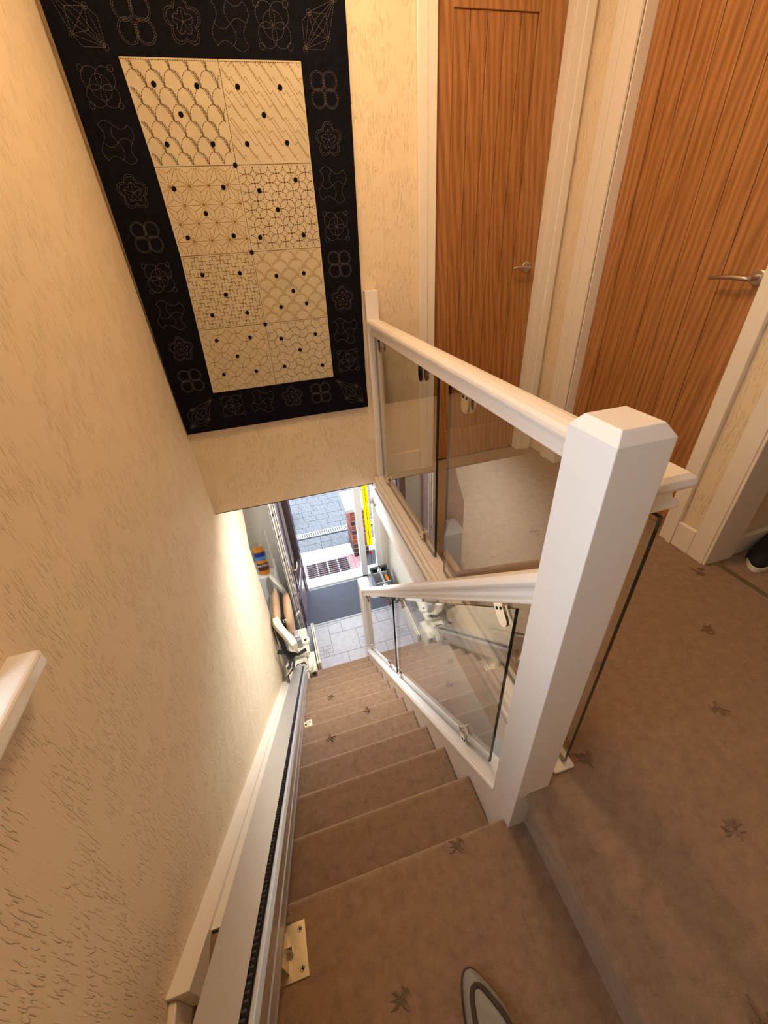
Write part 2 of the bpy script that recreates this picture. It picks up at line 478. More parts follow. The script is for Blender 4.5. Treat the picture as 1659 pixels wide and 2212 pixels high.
# hall tiled floor
hf = thing('floor', (.3, 3, ZF), 'pale stone tiled hall floor in a mixed square pattern', 'floor', kind='structure')
m = MB(); m.box(-1.0, XH+.1, -1.3, YF+.16, ZF-.1, ZF-.003); m.build('grout_bed', 'grout', hf)
MX, MY = .158, .150; OX, OY = .063, 2.99
occ = {}
def put_tile(i, j, wi, hj, mini=False):
    for a in range(i, i+wi):
        for b in range(j, j+hj): occ[(a, b)] = 1
    x0, x1, y0, y1 = OX+i*MX, OX+(i+wi)*MX, OY+j*MY, OY+(j+hj)*MY
    x0 = max(x0, -.9); x1 = min(x1, XH)
    g = .0022
    if mini:
        for a in range(3):
            for b in range(3):
                mm = MB(); mm.box(x0+(x1-x0)*a/3+g, x0+(x1-x0)*(a+1)/3-g, y0+(y1-y0)*b/3+g, y0+(y1-y0)*(b+1)/3-g, ZF-.008, ZF)
                t = mm.build('mosaic_tile', 'tile', hf)
                if a == 1 and b == 1:
                    cx, cy = (x0+x1)/2, (y0+y1)/2
                    q = MB(); q.lathe([(.010, 0), (.013, .0012), (.009, .002), (.006, .0008)], (cx, cy, ZF), 'z', 4); q.build('diamond_inset', 'grout', t)
    else:
        mm = MB(); mm.box(x0+g, x1-g, y0+g, y1-g, ZF-.008, ZF); mm.build('floor_tile', 'tile', hf, bevel=.0012, seg=1)
for a in [(0, 0, 2, 2), (0, 2, 1, 1), (1, 2, 2, 2), (-2, 1, 2, 2), (-2, 0, 1, 1), (-1, -2, 2, 2), (1, -2, 2, 2), (2, 0, 1, 1), (2, 1, 1, 1), (3, 0, 2, 2), (3, 2, 1, 1), (4, 2, 2, 1)]: put_tile(*a)
put_tile(-1, 0, 1, 1, True); put_tile(5, 1, 1, 1, True)
rt = random.Random(3)
for j in range(-6, 8):
    for i in range(-6, 7):
        if (i, j) in occ: continue
        opts = [(2, 2), (2, 1), (1, 2), (1, 1)]; rt.shuffle(opts)
        if rt.random() < .55: opts.insert(0, (2, 2))
        for wi, hj in opts:
            if all((a, b) not in occ for a in range(i, i+wi) for b in range(j, j+hj)) and j+hj <= 8: put_tile(i, j, wi, hj); break

# ================================================================ STAIRCASE
st = thing('staircase', (-.03, Y0, -.2), 'brown carpeted staircase going down to the tiled hall', 'staircase', kind='structure')
def nose_profile(yb, yn, z, down):
    rad = .017
    arc = [(yn-rad+rad*math.sin(a), z-rad+rad*math.cos(a)) for a in [math.pi*k/8 for k in range(9)]]
    return [(yb, z)] + arc + [(yn-.024, z-2*rad-.006), (yn-.026, z-down), (yb, z-down)]
m = MB(); pr = nose_profile(-1.3, Y0, -.2, .205)
m.prism(pr, lambda p: (XL, p[0], p[1]), lambda p: (.452 if p[0] < .30 else XS, p[0], p[1]))
m2 = MB(); m2.prism(nose_profile(-1.3, Y0, -.2, .205), lambda p: (XL, p[0], p[1]), lambda p: (XS, p[0], p[1]))
m2.box(XS, .452, -1.3, .3665, -.40, -.2)
pl = m2.build('platform', 'carpet', st)
for i in range(1, 12):
    yn = Y0+GO*i; z = -.2-RISE*i
    m = MB(); m.prism(nose_profile(yn-GO-.03, yn, z, .205), lambda p: (-.345, p[0], p[1]), lambda p: (XS, p[0], p[1]))
    m.build('step', 'carpet', st)
for (x, y, i) in [(.24, .37, 0), (0.0, .15, 0), (-.05, 1.85, 7), (.16, 1.42, 5), (-.08, 1.22, 4)]:
    inst('carpet_sprig', SPR[i % 4], (x, y, -.2-RISE*i), pl, Matrix.Rotation(i*.7+.3, 3, 'Z'))
# strings
m = MB()
def strline(y, dv): return znose(y)+dv
m.prism([(.28, -.2), (.28, strline(.28, .02)), (2.93, strline(2.93, .02)), (3.0, ZF), (2.6, ZF), (.6, -.75)], lambda p: (XL, p[0], p[1]), lambda p: (XL+.0485, p[0], p[1]))
m.build('left_string', 'cream_paint', st, bevel=.005)
m = MB()
m.prism([(.40, -.42), (.40, strline(.40, .002)), (2.90, strline(2.90, .002)), (2.90, ZF), (2.6, ZF), (.6, -.75)], lambda p: (XL+.0485, p[0], p[1]), lambda p: (-.3449, p[0], p[1]))
m.build('string_lining', 'cream_paint', st)
m = MB()
m.prism([(.45, -.42), (.45, strline(.45, .085)), (2.72, strline(2.72, .085)), (2.72, ZF), (2.42, ZF), (.45, -.75)], lambda p: (XS+.003, p[0], p[1]), lambda p: (XS+.085, p[0], p[1]))
m.build('right_string', 'white', st)
m = MB(); m.box(XL, XL+.018, -1.3, .28, -.2, -.09)
tag(m.build('baseboard_left', 'cream_paint', bevel=.004), 'cream skirting on the left wall beside the quarter landing', 'baseboard', kind='structure')

# ================================================================ BALUSTRADES
RAIL = [(-.027, 0), (-.029, .004), (-.027, .010), (-.019, .017), (-.0175, .026), (-.022, .034), (-.033, .039), (-.0365, .047), (-.034, .057), (-.026, .064), (-.010, .067),
        (.010, .067), (.026, .064), (.034, .057), (.0365, .047), (.033, .039), (.022, .034), (.0175, .026), (.019, .017), (.027, .010), (.029, .004), (.027, 0)]

def clamp_mesh(name):
    # local: x across the glass, y along the rail, z from the rail into the glass
    mb = MB(); hw = .023
    out = [(-hw, 0), (hw, 0), (hw, .042)] + [(hw*math.cos(a), .042+hw*math.sin(a)) for a in [math.pi*k/8 for k in range(1, 8)]] + [(-hw, .042)]
    for x0, x1 in ((-.014, -.0065), (.0065, .014)):
        mb.prism(out, lambda p: (x0, p[0], p[1]), lambda p: (x1, p[0], p[1]))
    mb.box(-.0066, .0066, -hw, hw, 0, .012)
    return mb.mesh(name, 'chrome')
def screw_mesh(name):
    mb = MB(); mb.lathe([(.0045, 0), (.0045, .0015), (.0022, .0022), (.0022, .0008)], (0, 0, 0), 'x', 10)
    return mb.mesh(name, 'black')
CLAMP = clamp_mesh('clamp'); SCREW = screw_mesh('screw')
for p in CLAMP.polygons: p.use_smooth = False
def add_clamp(parent, pos, along, into):
    along = Vector(along).normalized(); into = Vector(into).normalized(); ac = along.cross(into)
    R = Matrix((ac, along, into)).transposed()
    c = inst('clamp', CLAMP, pos, parent, R)
    for dy in (-.011, .011):
        for sx in (-1, 1):
            q = Vector(pos)+R @ Vector((sx*.0138, dy, .016))
            Rs = R if sx > 0 else R @ Matrix.Rotation(math.pi, 3, 'Y')
            inst('screw', SCREW, q, c, Rs)
def glass_panel(parent, xc, pts, th=.005):
    """upright sheet in a plane of constant x, outline pts (y, z)"""
    mb = MB(); n = len(pts)
    mb.prism(pts, lambda p: (xc-th, p[0], p[1]), lambda p: (xc+th, p[0], p[1]), mi=1, mi_cap=0)
    return mb.build('glass_panel', ['glass', 'glass_edge'], parent)

# --- stair balustrade
XG = .447
sb = thing('stair_balustrade', (XG, .42, -.2), 'white stair balustrade with sloping handrail and clear glass panels down to the hall', 'balustrade')
m = MB()
nx0, nx1, ny0, ny1 = .400, .495, .366, .461
m.box(nx0, nx1, ny0, ny1, -.60, 1.004)
b = .013; t = 1.022
vs = [(nx0, ny0, 1.004), (nx1, ny0, 1.004), (nx1, ny1, 1.004), (nx0, ny1, 1.004), (nx0+b, ny0+b, t), (nx1-b, ny0+b, t), (nx1-b, ny1-b, t), (nx0+b, ny1-b, t)]
m.add(vs, [(0, 1, 5, 4), (1, 2, 6, 5), (2, 3, 7, 6), (3, 0, 4, 7), (4, 5, 6, 7)])
m.build('newel_post', 'white', sb, bevel=.0015)
by0, by1 = 2.69, 2.785
m = MB(); m.box(nx0, nx1, by0, by1, ZF, -1.36)
vs = [(nx0, by0, -1.36), (nx1, by0, -1.36), (nx1, by1, -1.36), (nx0, by1, -1.36), (nx0+b, by0+b, -1.342), (nx1-b, by0+b, -1.342), (nx1-b, by1-b, -1.342), (nx0+b, by1-b, -1.342)]
m.add(vs, [(0, 1, 5, 4), (1, 2, 6, 5), (2, 3, 7, 6), (3, 0, 4, 7), (4, 5, 6, 7)])
m.build('bottom_newel_post', 'white', sb, bevel=.002)
cs = math.cos(TH)
def on_slope(y, dv): return znose(y)+dv
m = MB(); U = .885
m.prism(RAIL, lambda p: (XG+p[0], ny1, on_slope(ny1, U)+p[1]/cs), lambda p: (XG+p[0], by0, on_slope(by0, U)+p[1]/cs))
m.build('handrail', 'white', sb, smooth=False, bevel=.002)
BASE = [(-.046, -.022), (-.049, -.012), (-.046, -.004), (-.042, 0), (-.040, .004), (.044, .004), (.046, -.022)]
m = MB(); m.prism(BASE, lambda p: (XG+p[0], ny1, on_slope(ny1, .10)+p[1]/cs), lambda p: (XG+p[0], by0, on_slope(by0, .10)+p[1]/cs))
m.build('base_rail', 'white', sb, bevel=.001)
for y0, y1 in ((.556, 1.625), (1.70, 2.655)):
    glass_panel(sb, XG, [(y0, on_slope(y0, .118)), (y1, on_slope(y1, .118)), (y1, on_slope(y1, .858)), (y0, on_slope(y0, .858))])
for y in (.62, 1.52, 1.80, 2.58):
    add_clamp(sb, (XG, y, on_slope(y, U)-.001), SD, -SN)
for y in (.70, 1.57, 1.86, 2.62):
    add_clamp(sb, (XG, y, on_slope(y, .105)), SD, SN)

# --- landing balustrade
XB = .565
lb = thing('landing_balustrade', (XB, 1.3, 0), 'white level balustrade with glass panels along the landing edge beside the quilt', 'balustrade')
m = MB(); lev = RAIL[:11]; vs = []          # moulding returned round the near end
for px_, pz_ in lev:
    ww = -px_; vs += [(XB-ww, .424-ww, .852+pz_), (XB+ww, .424-ww, .852+pz_), (XB+ww, 2.185, .852+pz_), (XB-ww, 2.185, .852+pz_)]
m.add(vs, [(k*4+i, k*4+(i+1) % 4, (k+1)*4+(i+1) % 4, (k+1)*4+i) for k in range(len(lev)-1) for i in range(4)]+[(3, 2, 1, 0), tuple((len(lev)-1)*4+i for i in range(4))])
m.build('handrail', 'white', lb, bevel=.002)
m = MB(); m.box(XB-.040, XB+.024, .383, 2.185, .0005, .012); m.build('base_rail', 'white', lb, bevel=.004)
m = MB(); m.box(XB-.034, XB+.034, 2.18, YW-.001, .0005, 1.047); m.build('wall_post', 'white', lb, bevel=.004)
for y0, y1 in ((1.325, 2.165), (.398, 1.225)):
    glass_panel(lb, XB, [(y0, .018), (y1, .018), (y1, .838), (y0, .838)])
for y in (2.05, 1.47, 1.09, .52):
    add_clamp(lb, (XB, y, .851), (0, 1, 0), (0, 0, -1))
    add_clamp(lb, (XB, y, .0125), (0, 1, 0), (0, 0, 1))

# ================================================================ DOORS AND TRIM
def lever(parent, c, out, along, tip):
    """rose + lever; out: normal from the door, along: direction to the lever tip"""
    out = Vector(out); along = Vector(along); c = Vector(c)
    ax = 'y' if abs(out.y) > .5 else 'x'
    s = out.y if ax == 'y' else out.x
    m = MB(); m.lathe([(.026, 0), (.026, .006*s), (.022, .009*s), (.010, .010*s), (.010, .045*s), (.009, .050*s)], c, ax, 20)
    h = m.build('handle', 'satin', parent, smooth=False, bevel=.001)
    h['label'] = 'satin metal lever handle'
    path = [c+out*.045-along*.004, c+out*.048+along*.02, c+out*.050+along*.055+Vector((0, 0, .003)), c+out*.047+along*.09+Vector((0, 0, .001)), c+out*.042+along*tip-Vector((0, 0, .004))]
    q = MB(); q.tube(path, [.0085, .0085, .008, .007, .006], 8); q.build('lever', 'satin', h, smooth=True)

d1 = thing('door_1', (1.22, 2.27, 0), 'narrow oak door with vertical planks beside the hanging quilt', 'door', kind='structure')
yd = 2.268
m = MB(); m.box(.912, 1.005, yd, yd+.04, .006, 2.11); m.build('stile', 'oak', d1, bevel=.002)
m = MB(); m.box(1.396, 1.528, yd, yd+.04, .006, 2.11); m.build('stile', 'oak', d1, bevel=.002)
m = MB(); m.box(1.005, 1.396, yd, yd+.04, 2.005, 2.11); m.build('top_rail', 'oak', d1, bevel=.002)
m = MB(); m.box(1.005, 1.396, yd, yd+.04, .006, .20); m.build('bottom_rail', 'oak', d1, bevel=.002)
for k in range(5):
    wd = .391/5; m = MB(); m.box(1.005+wd*k+.0012, 1.005+wd*(k+1)-.0012, yd+.008, yd+.032, .20, 2.005); m.build('plank', 'oak_plank', d1, bevel=.0025)
lever(d1, (1.472, yd, 1.085), (0, -1, 0), (-1, 0, 0), .105)

d2 = thing('door_2', (1.70, 1.53, 0), 'wide oak door with vertical planks behind the newel post', 'door', kind='structure')
xd = 1.70
m = MB(); m.box(xd, xd+.04, 1.845, 1.944, .006, 2.11); m.build('stile', 'oak', d2, bevel=.002)
m = MB(); m.box(xd, xd+.04, 1.126, 1.225, .006, 2.11); m.build('stile', 'oak', d2, bevel=.002)
m = MB(); m.box(xd, xd+.04, 1.225, 1.845, 2.005, 2.11); m.build('top_rail', 'oak', d2, bevel=.002)
m = MB(); m.box(xd, xd+.04, 1.225, 1.845, .006, .20); m.build('bottom_rail', 'oak', d2, bevel=.002)
for k in range(6):
    wd = .62/6; m = MB(); m.box(xd+.007, xd+.032, 1.225+wd*k+.0015, 1.225+wd*(k+1)-.0015, .20, 2.005); m.build('plank', 'oak_plank', d2, bevel=.003)
lever(d2, (xd, 1.185, 1.062), (-1, 0, 0), (0, 1, 0), .15)

ntrim = [2]
def trim(label, boxes, mat='cream_paint', bev=.003):
    o = None
    t = None
    if len(boxes) == 1:
        m = MB(); m.box(*boxes[0]); o = m.build('trim_%d' % ntrim[0], mat, bevel=bev); tag(o, label, 'trim', kind='structure')
    else:
        b0 = boxes[0]
        t = thing('trim_%d' % ntrim[0], (b0[0], b0[2], b0[4]), label, 'trim', kind='structure')
        for q in boxes:
            m = MB(); m.box(*q); m.build('moulding', mat, t, bevel=bev)
    ntrim[0] += 1
# frame of the narrow door: stepped architraves and jamb linings
trim('stepped white architrave left of the narrow oak door', [(.822, .868, YW-.022, YW, 0, 2.2), (.868, .912, YW-.014, YW, 0, 2.2), (.905, .912, YW, YW+.05, 0, 2.13)])
trim('white architrave right of the narrow oak door in the corner', [(1.528, 1.575, YW-.014, YW, 0, 2.2), (1.575, 1.620, YW-.022, YW, 0, 2.2), (1.528, 1.535, YW, YW+.05, 0, 2.13)])
trim('white architrave over the narrow oak door', [(.9122, 1.5278, YW-.014, YW, 2.13, 2.2)])
trim('white architrave between the two oak doors', [(XR-.022, XR, 2.025, 2.075, 0, 2.2), (XR-.014, XR, 1.945, 2.025, 0, 2.2), (XR+.0002, xd, 1.938, 1.9449, 0, 2.13)])
trim('white architrave beside the lever handle of the wide oak door', [(XR-.016, XR, 1.085, 1.126, 0, 2.2), (XR-.024, XR, 1.06, 1.085, 0, 2.2)])
trim('white architrave over the wide oak door', [(XR-.014, XR, 1.1262, 1.9448, 2.13, 2.2)])
trim('white architrave and jamb of the open doorway', [(XR-.018, XR, .905, .975, 0, 2.2), (XR-.014, XR+.14, .893, .905, 0, 2.13), (XR-.014, XR+.14, .05, .062, 0, 2.13), (XR-.018, XR, -.02, .05, 0, 2.2)])
m = MB(); m.box(XR-.02, XR, .975, 1.06, 0, .125)
tag(m.build('baseboard_right', 'cream_paint', bevel=.006), 'short skirting block between the wide oak door and the open doorway', 'baseboard', kind='structure')
m = MB(); m.box(.60, .822, YW-.018, YW, 0, .135)
tag(m.build('baseboard_back', 'cream_paint', bevel=.006), 'skirting board under the wall seen through the landing glass', 'baseboard', kind='structure')
m = MB(); m.box(XR+.03, XR+.06, .062, .893, 0, .004)
tag(m.build('trim_%d' % ntrim[0], 'brass', bevel=.002), 'carpet threshold strip across the open doorway', 'trim', kind='structure'); ntrim[0] += 1

# landing window on the left wall: only the end of its sill is in view
w1 = thing('window_1', (XL, .2, .73), 'white window in the left wall with a glossy projecting sill', 'window', kind='structure')
m = MB(); m.box(-.62, -.436, -.36, .56, .70, .733); m.build('sill', 'gloss', w1, bevel=.009, seg=4)
m = MB()
for (y0, y1, z0, z1) in ((-.30, -.25, .733, 1.75), (.45, .50, .733, 1.75), (-.25, .45, .733, .78), (-.25, .45, 1.70, 1.75)): m.box(-.61, -.56, y0, y1, z0, z1)
m.build('window_frame', 'pvc', w1, bevel=.004)
for y0, y1 in ((-.25, .45),):
    m = MB(); m.box(-.588, -.582, y0, y1, .78, 1.70); m.build('pane', 'pane', w1)

# ================================================================ FRONT DOOR, SIDE LIGHT
fr = thing('trim_%d' % ntrim[0], (.3, YF, ZF), 'white plastic entrance frame with threshold around the open front door', 'door frame', kind='structure'); ntrim[0] += 1
for nm, bx in (('jamb', (DX0-.06, DX0, YF-.01, YF+.09, ZF, ZT+.06)), ('mullion', (DX1, WX0, YF-.01, YF+.09, ZF, ZT)), ('jamb', (WX1, .985, YF-.01, YF+.09, ZF, ZT+.06)),
               ('head', (DX0-.06, .985, YF-.012, YF+.092, ZT, ZT+.06)), ('threshold', (DX0-.06, WX1, YF-.01, YF+.09, ZF, ZF+.028)), ('outer_sill', (DX0-.06, .985, YF+.09, YF+.18, ZF-.02, ZF+.018)),
               ('track', (DX0, DX1, YF+.03, YF+.045, ZF+.028, ZF+.036)), ('keep', (DX1-.006, DX1, YF+.02, YF+.04, -1.75, -1.55)), ('keep', (DX1-.006, DX1, YF+.02, YF+.04, -2.35, -2.2))):
    m = MB(); m.box(*bx); m.build(nm, 'chrome' if nm == 'keep' else 'pvc', fr, bevel=.004)

w2 = thing('window_2', (.83, YF+.04, ZF), 'leaded side light with yellow glass strips beside the front door', 'window', kind='structure')
yg = YF+.04
zs = [-2.11, -1.896, -1.675, -1.461, -1.245, -1.03, -.815, ZT]
xs = [.793, .830, .867]
for a in range(len(zs)-1):
    for bq in range(2):
        m = MB(); m.box(xs[bq]+.001, xs[bq+1]-.001, yg-.003, yg+.003, zs[a]+.001, zs[a+1]-.001); m.build('yellow_pane', 'yellow_glass', w2)
    for x0, x1 in ((WX0, xs[0]-.001), (xs[2]+.001, WX1)):
        m = MB(); m.box(x0, x1, yg-.003, yg+.003, zs[a], zs[a+1]); m.build('clear_pane', 'pane', w2)
m = MB(); m.box(WX0, WX1, yg-.003, yg+.003, ZF+.028, zs[0]); m.build('clear_pane', 'pane', w2)
m = MB(); m.prism([(0, .05), (.012, -.01), (.010, -.03), (0, -.04), (-.010, -.03), (-.012, -.01)], lambda p: (.832+p[0], yg-.0045, -2.235+p[1]), lambda p: (.832+p[0], yg-.0032, -2.235+p[1]))
m.build('red_drop', 'red_glass', w2)
for zc in zs[:-1]:
    m = MB(); m.tube([(WX0, yg-.005, zc), (WX1, yg-.005, zc)], .0035, 6); m.build('lead_strip', 'grey_plastic', w2)
m = MB(); m.tube([(.830, yg-.005, ZT), (.830, yg-.005, -2.18)], .0035, 6); m.build('lead_strip', 'black', w2)
m = MB(); m.tube([(.832, yg-.005, -2.275), (.832, yg-.005, ZF+.03)], .0035, 6); m.build('lead_strip', 'black', w2)

# the open leaf: local frame s along the leaf (0 hinge .. .82 lock edge), outside face towards +x
H = Vector((-.145, 4.12, 0)); LK = Vector((-.262, 3.31, 0))
ds = (LK-H).normalized(); dn = Vector((0, 0, 1)).cross(ds)
if dn.x < 0: dn = -dn
LEN = (LK-H).length
ZB, ZD = ZF+.035, ZT-.01
d3 = thing('door_3', (H.x, H.y, ZB), 'plum front door standing open with an arched glass light', 'door', kind='structure')
def leafbox(mb, s0, s1, n0, n1, z0, z1, mi=0):
    c = H+ds*((s0+s1)/2)+dn*((n0+n1)/2)+Vector((0, 0, (z0+z1)/2))
    mb.obox(c, ds, dn, (0, 0, 1), (s1-s0)/2, (n1-n0)/2, (z1-z0)/2, mi)
TD = .062
# leaf: outside skin with an arched opening
gs0, gs1, gz0, gz1 = .15, .66, -1.90, -.84      # glass opening; arch above gz1
def arch(s0, s1, z0, z1, n=12):
    c = (s0+s1)/2; rr = (s1-s0)/2
    return [(s0, z0), (s1, z0)] + [(c+rr*math.cos(a), z1+rr*.75*math.sin(a)) for a in [math.pi*k/n for k in range(n+1)]]
def leafpt(s, n, z): return tuple(H+ds*s+dn*n+Vector((0, 0, z)))
def leaf_skin(nval):
    mb = MB()
    inner = arch(gs0, gs1, gz0, gz1)
    # outer loop matched point by point to the inner one
    outer = []
    c = ((gs0+gs1)/2, (gz0+gz1)/2)
    for s, z in inner:
        if z <= gz0+1e-6: outer.append((0 if s < c[0] else LEN, ZB))
        else:
            zz = ZD if z > gz1+.05 else z
            outer.append((min(max(0, c[0]+(s-c[0])*1.9), LEN) if z > gz1+.12 else (0 if s < c[0] else LEN), zz))
    n = len(inner)
    mb.add([leafpt(s, nval, z) for s, z in inner]+[leafpt(s, nval, z) for s, z in outer], [(i, (i+1) % n, n+(i+1) % n, n+i) for i in range(n)])
    return mb
o = leaf_skin(TD).build('outer_skin', 'plum_light', d3); 
o = leaf_skin(.0).build('inner_skin', 'pvc', d3)
m = MB()
leafbox(m, LEN-.002, LEN, 0, TD, ZB, ZD); m.build('lock_edge', 'pvc', d3)
m = MB(); leafbox(m, LEN, LEN+.0015, .024, .040, ZB+.05, ZD-.05); ls = m.build('lock_strip', 'zinc', d3)
for z in (-.80, -1.05, -1.35, -1.62, -1.85, -2.2):
    m = MB(); leafbox(m, LEN+.0012, LEN+.0025, .024, .036, z-.025, z+.005); m.build('lock_slot', 'black', ls)
for nn in (.008, TD-.010):
    m = MB(); leafbox(m, LEN-.001, LEN+.003, nn-.003, nn+.003, ZB, ZD); m.build('seal', 'plum', d3)
m = MB(); leafbox(m, 0, LEN, 0, TD, ZD-.002, ZD); leafbox(m, 0, LEN, 0, TD, ZB, ZB+.002); leafbox(m, 0, .002, 0, TD, ZB, ZD); m.build('leaf_edge', 'pvc', d3)
def arch_ring(name, g, n0, n1, mat, parent=d3):
    mb = MB(); a = arch(gs0-g, gs1+g, gz0-g, gz1); bq = arch(gs0, gs1, gz0, gz1); n = len(a)
    vs = [leafpt(s, n1, z) for s, z in a]+[leafpt(s, n1, z) for s, z in bq]+[leafpt(s, n0, z) for s, z in a]+[leafpt(s, n0, z) for s, z in bq]
    fs = []
    for i in range(n):
        j = (i+1) % n
        fs += [(i, j, n+j, n+i), (i, j, 2*n+j, 2*n+i), (n+i, n+j, 3*n+j, 3*n+i)]
    mb.add(vs, fs); return mb.build(name, mat, parent)
arch_ring('glazing_frame', .035, .0, TD+.014, 'plum')
m = MB(); m.prism(arch(gs0, gs1, gz0, gz1), lambda p: leafpt(p[0], .028, p[1]), lambda p: leafpt(p[0], .036, p[1])); m.build('pane', 'pane', d3)
for s0, s1, z0, z1 in ((.10, .72, -2.50, -2.02), (.16, .66, -2.44, -2.08)):
    for q in ((s0, s1, z0, z0+.022), (s0, s1, z1-.022, z1), (s0, s0+.022, z0+.022, z1-.022), (s1-.022, s1, z0+.022, z1-.022)):
        m = MB(); leafbox(m, q[0], q[1], TD, TD+.012, q[2], q[3]); m.build('panel_moulding', 'plum', d3, bevel=.003)
m = MB(); leafbox(m, .03, .055, TD, TD+.01, ZB, ZD); m.build('hinge_rib', 'plum', d3)
m = MB(); leafbox(m, LEN-.075, LEN-.04, TD, TD+.008, -1.74, -1.50); hp = m.build('handle', 'brass', d3, bevel=.002)
hp['label'] = 'brass lever handle on a long plate'
m = MB(); m.tube([leafpt(LEN-.058, TD+.006, -1.56), leafpt(LEN-.058, TD+.05, -1.56), leafpt(LEN-.10, TD+.055, -1.56), leafpt(LEN-.18, TD+.05, -1.555)], .008, 8); m.build('lever', 'brass', hp, smooth=True)
m = MB(); leafbox(m, .25, .56, TD, TD+.012, -1.985, -1.945); m.build('letter_plate', 'white', d3, bevel=.003)

# ================================================================ OUTSIDE
pv = thing('pavement', (.3, 6, -2.62), 'grey block paving outside the front door', 'pavement', kind='structure')
ZP = -2.62
m = MB(); m.box(-6, 7, YF+.16, 16, ZP-.12, ZP-.006); m.build('bedding', 'paver_joint', pv)
PAV = {}
rp = random.Random(11)
row = 0; y = 4.985
while y < 8.2:
    hgt = .158 if y < 5.3 or y > 5.5 else 0
    if 5.30 <= y <= 5.47: y = 5.475; continue
    x = -1.6-rp.random()*.15
    while x < 2.6:
        l = rp.choice([.16, .21, .21, .26, .32])
        key = (l, row % 2)
        if key not in PAV:
            mb = MB(); mb.box(.003, l-.003, .003, .155, -.05, 0); PAV[key] = mb.mesh('paver', 'paver')
        dz = rp.uniform(-.002, .002)
        if -0.9 < x < 1.5:
            o = inst('paver', PAV[key], (x, y, ZP+dz), pv)
        else:
            o = inst('paver', PAV[key], (x, y, ZP+dz), pv)
        x += l
    y += .158; row += 1
m = MB(); m.box(-6, 7, 8.22, 16, ZP-.05, ZP); m.build('far_paving', 'paver', pv)
m = MB(); m.box(-1.6, 2.6, 4.685, 4.98, ZP-.05, ZP+.004); m.build('pale_edging', 'coping', pv, bevel=.004)
for k in range(8):
    x0 = -.42+k*.152
    for j in range(2):
        m = MB(); m.box(x0+.002, x0+.150, 4.325+j*.178+.002, 4.325+(j+1)*.178-.002, ZP-.03, ZP+.006); m.build('quarry_tile', 'quarry', pv)
dr = thing('drain_channel', (.2, 5.39, ZP), 'slotted grey drainage channel across the block paving', 'drain')
m = MB(); m.box(-1.6, 2.6, 5.325, 5.345, ZP-.03, ZP+.003); m.build('edge_bar', 'paver_joint', dr)
m = MB(); m.box(-1.6, 2.6, 5.345, 5.472, ZP-.03, ZP-.012); m.build('channel', 'black', dr)
k = 0; x = -.62
while x < 1.2:
    m = MB(); m.box(x, x+.021, 5.352, 5.468, ZP-.014, ZP+.004); m.build('grate_bar', 'drain', dr); x += .036
for y0, y1 in ((5.345, 5.354), (5.463, 5.472)):
    m = MB(); m.box(-1.6, 2.6, y0, y1, ZP-.014, ZP+.004); m.build('grate_rim', 'drain', dr)

# brick pier right of the entrance
bp = thing('brick_pier', (.8, 4.85, ZP), 'low red brick pier with white coping outside the front door', 'brick pier')
px0, px1, py0, py1 = .672, .90, 4.60, 5.04
m = MB(); m.box(px0+.006, px1-.006, py0+.006, py1-.006, ZP, -1.80); m.build('mortar_core', 'mortar', bp)
BR = {}
for row in range(10):
    z = ZP+row*.0805
    def br(x0, x1, y0, y1, dark):
        mb = MB(); mb.box(x0+.004, x1-.004, y0+.004, y1-.004, z+.004, z+.077); mb.build('brick', 'brick_dark' if dark else 'brick', bp, bevel=.003, seg=1)
    dk = row < 3
    if row % 2:
        br(px0, px0+.11, py0, py0+.22, dk or rp.random() < .2); br(px0, px0+.11, py0+.22, py1, dk); br(px0+.11, px1, py0, py0+.11, dk); br(px0+.11, px1, py1-.11, py1, dk)
    else:
        br(px0, px1, py0, py0+.11, dk); br(px0, px0+.11, py0+.11, py0+.33, dk or rp.random() < .2); br(px0, px1, py0+.33, py1, dk)
m = MB(); m.box(px0-.045, px1+.04, py0-.03, py1+.05, -1.805, -1.75); m.build('coping', 'coping', bp, bevel=.006)
wb = thing('garden_block', (-.2, 5.85, ZP), 'white stone block with grey base standing on the paving by the door', 'stone block')
m = MB(); m.box(-.28, -.13, 5.75, 6.1, ZP+.06, ZP+.20); m.build('block', 'coping', wb, bevel=.01)
m = MB(); m.box(-.27, -.14, 5.76, 6.09, ZP, ZP+.06); m.build('base', 'concrete', wb)

# link mat outside
rm = thing('link_mat', (.26, 4.5, ZP), 'rubber link door mat on the outside step', 'door mat')
gx0, gx1, gy0, gy1 = -.055, .56, 4.345, 4.655
for j in range(7):
    yy = gy0+(gy1-gy0)*(j+.5)/7
    for i in range(4):
        x0 = gx0+(gx1-gx0)*i/4; x1 = gx0+(gx1-gx0)*(i+1)/4
        mb = MB(); mb.tube([(x0+.012, yy, ZP+.016), ((x0+x1)/2, yy-.006, ZP+.017), (x1-.012, yy, ZP+.016)], .0095, 6); mb.build('link', 'rubber', rm, smooth=True)
for i in range(5):
    x0 = gx0+(gx1-gx0)*i/4
    for j in range(7):
        yy = gy0+(gy1-gy0)*(j+.5)/7
        mb = MB(); mb.lathe([(.013, .006), (.015, .012), (.015, .026), (.011, .030)], (x0, yy, ZP), 'z', 8); mb.build('stud', 'grey_plastic', rm)

# hall door mat
dm = thing('door_mat', (.25, 3.8, ZF), 'blue grey ribbed mat on the hall tiles inside the front door', 'door mat')
m = MB(); m.box(-.165, .69, 3.50, 4.10, ZF+.0005, ZF+.009); m.build('ribbed_field', 'mat', dm)
for bx in ((-.19, -.165, 3.475, 4.125), (.69, .715, 3.475, 4.125), (-.165, .69, 3.475, 3.50), (-.165, .69, 4.10, 4.125)):
    m = MB(); m.box(bx[0], bx[1], bx[2], bx[3], ZF+.0005, ZF+.006); m.build('edging', 'grey_plastic', dm)

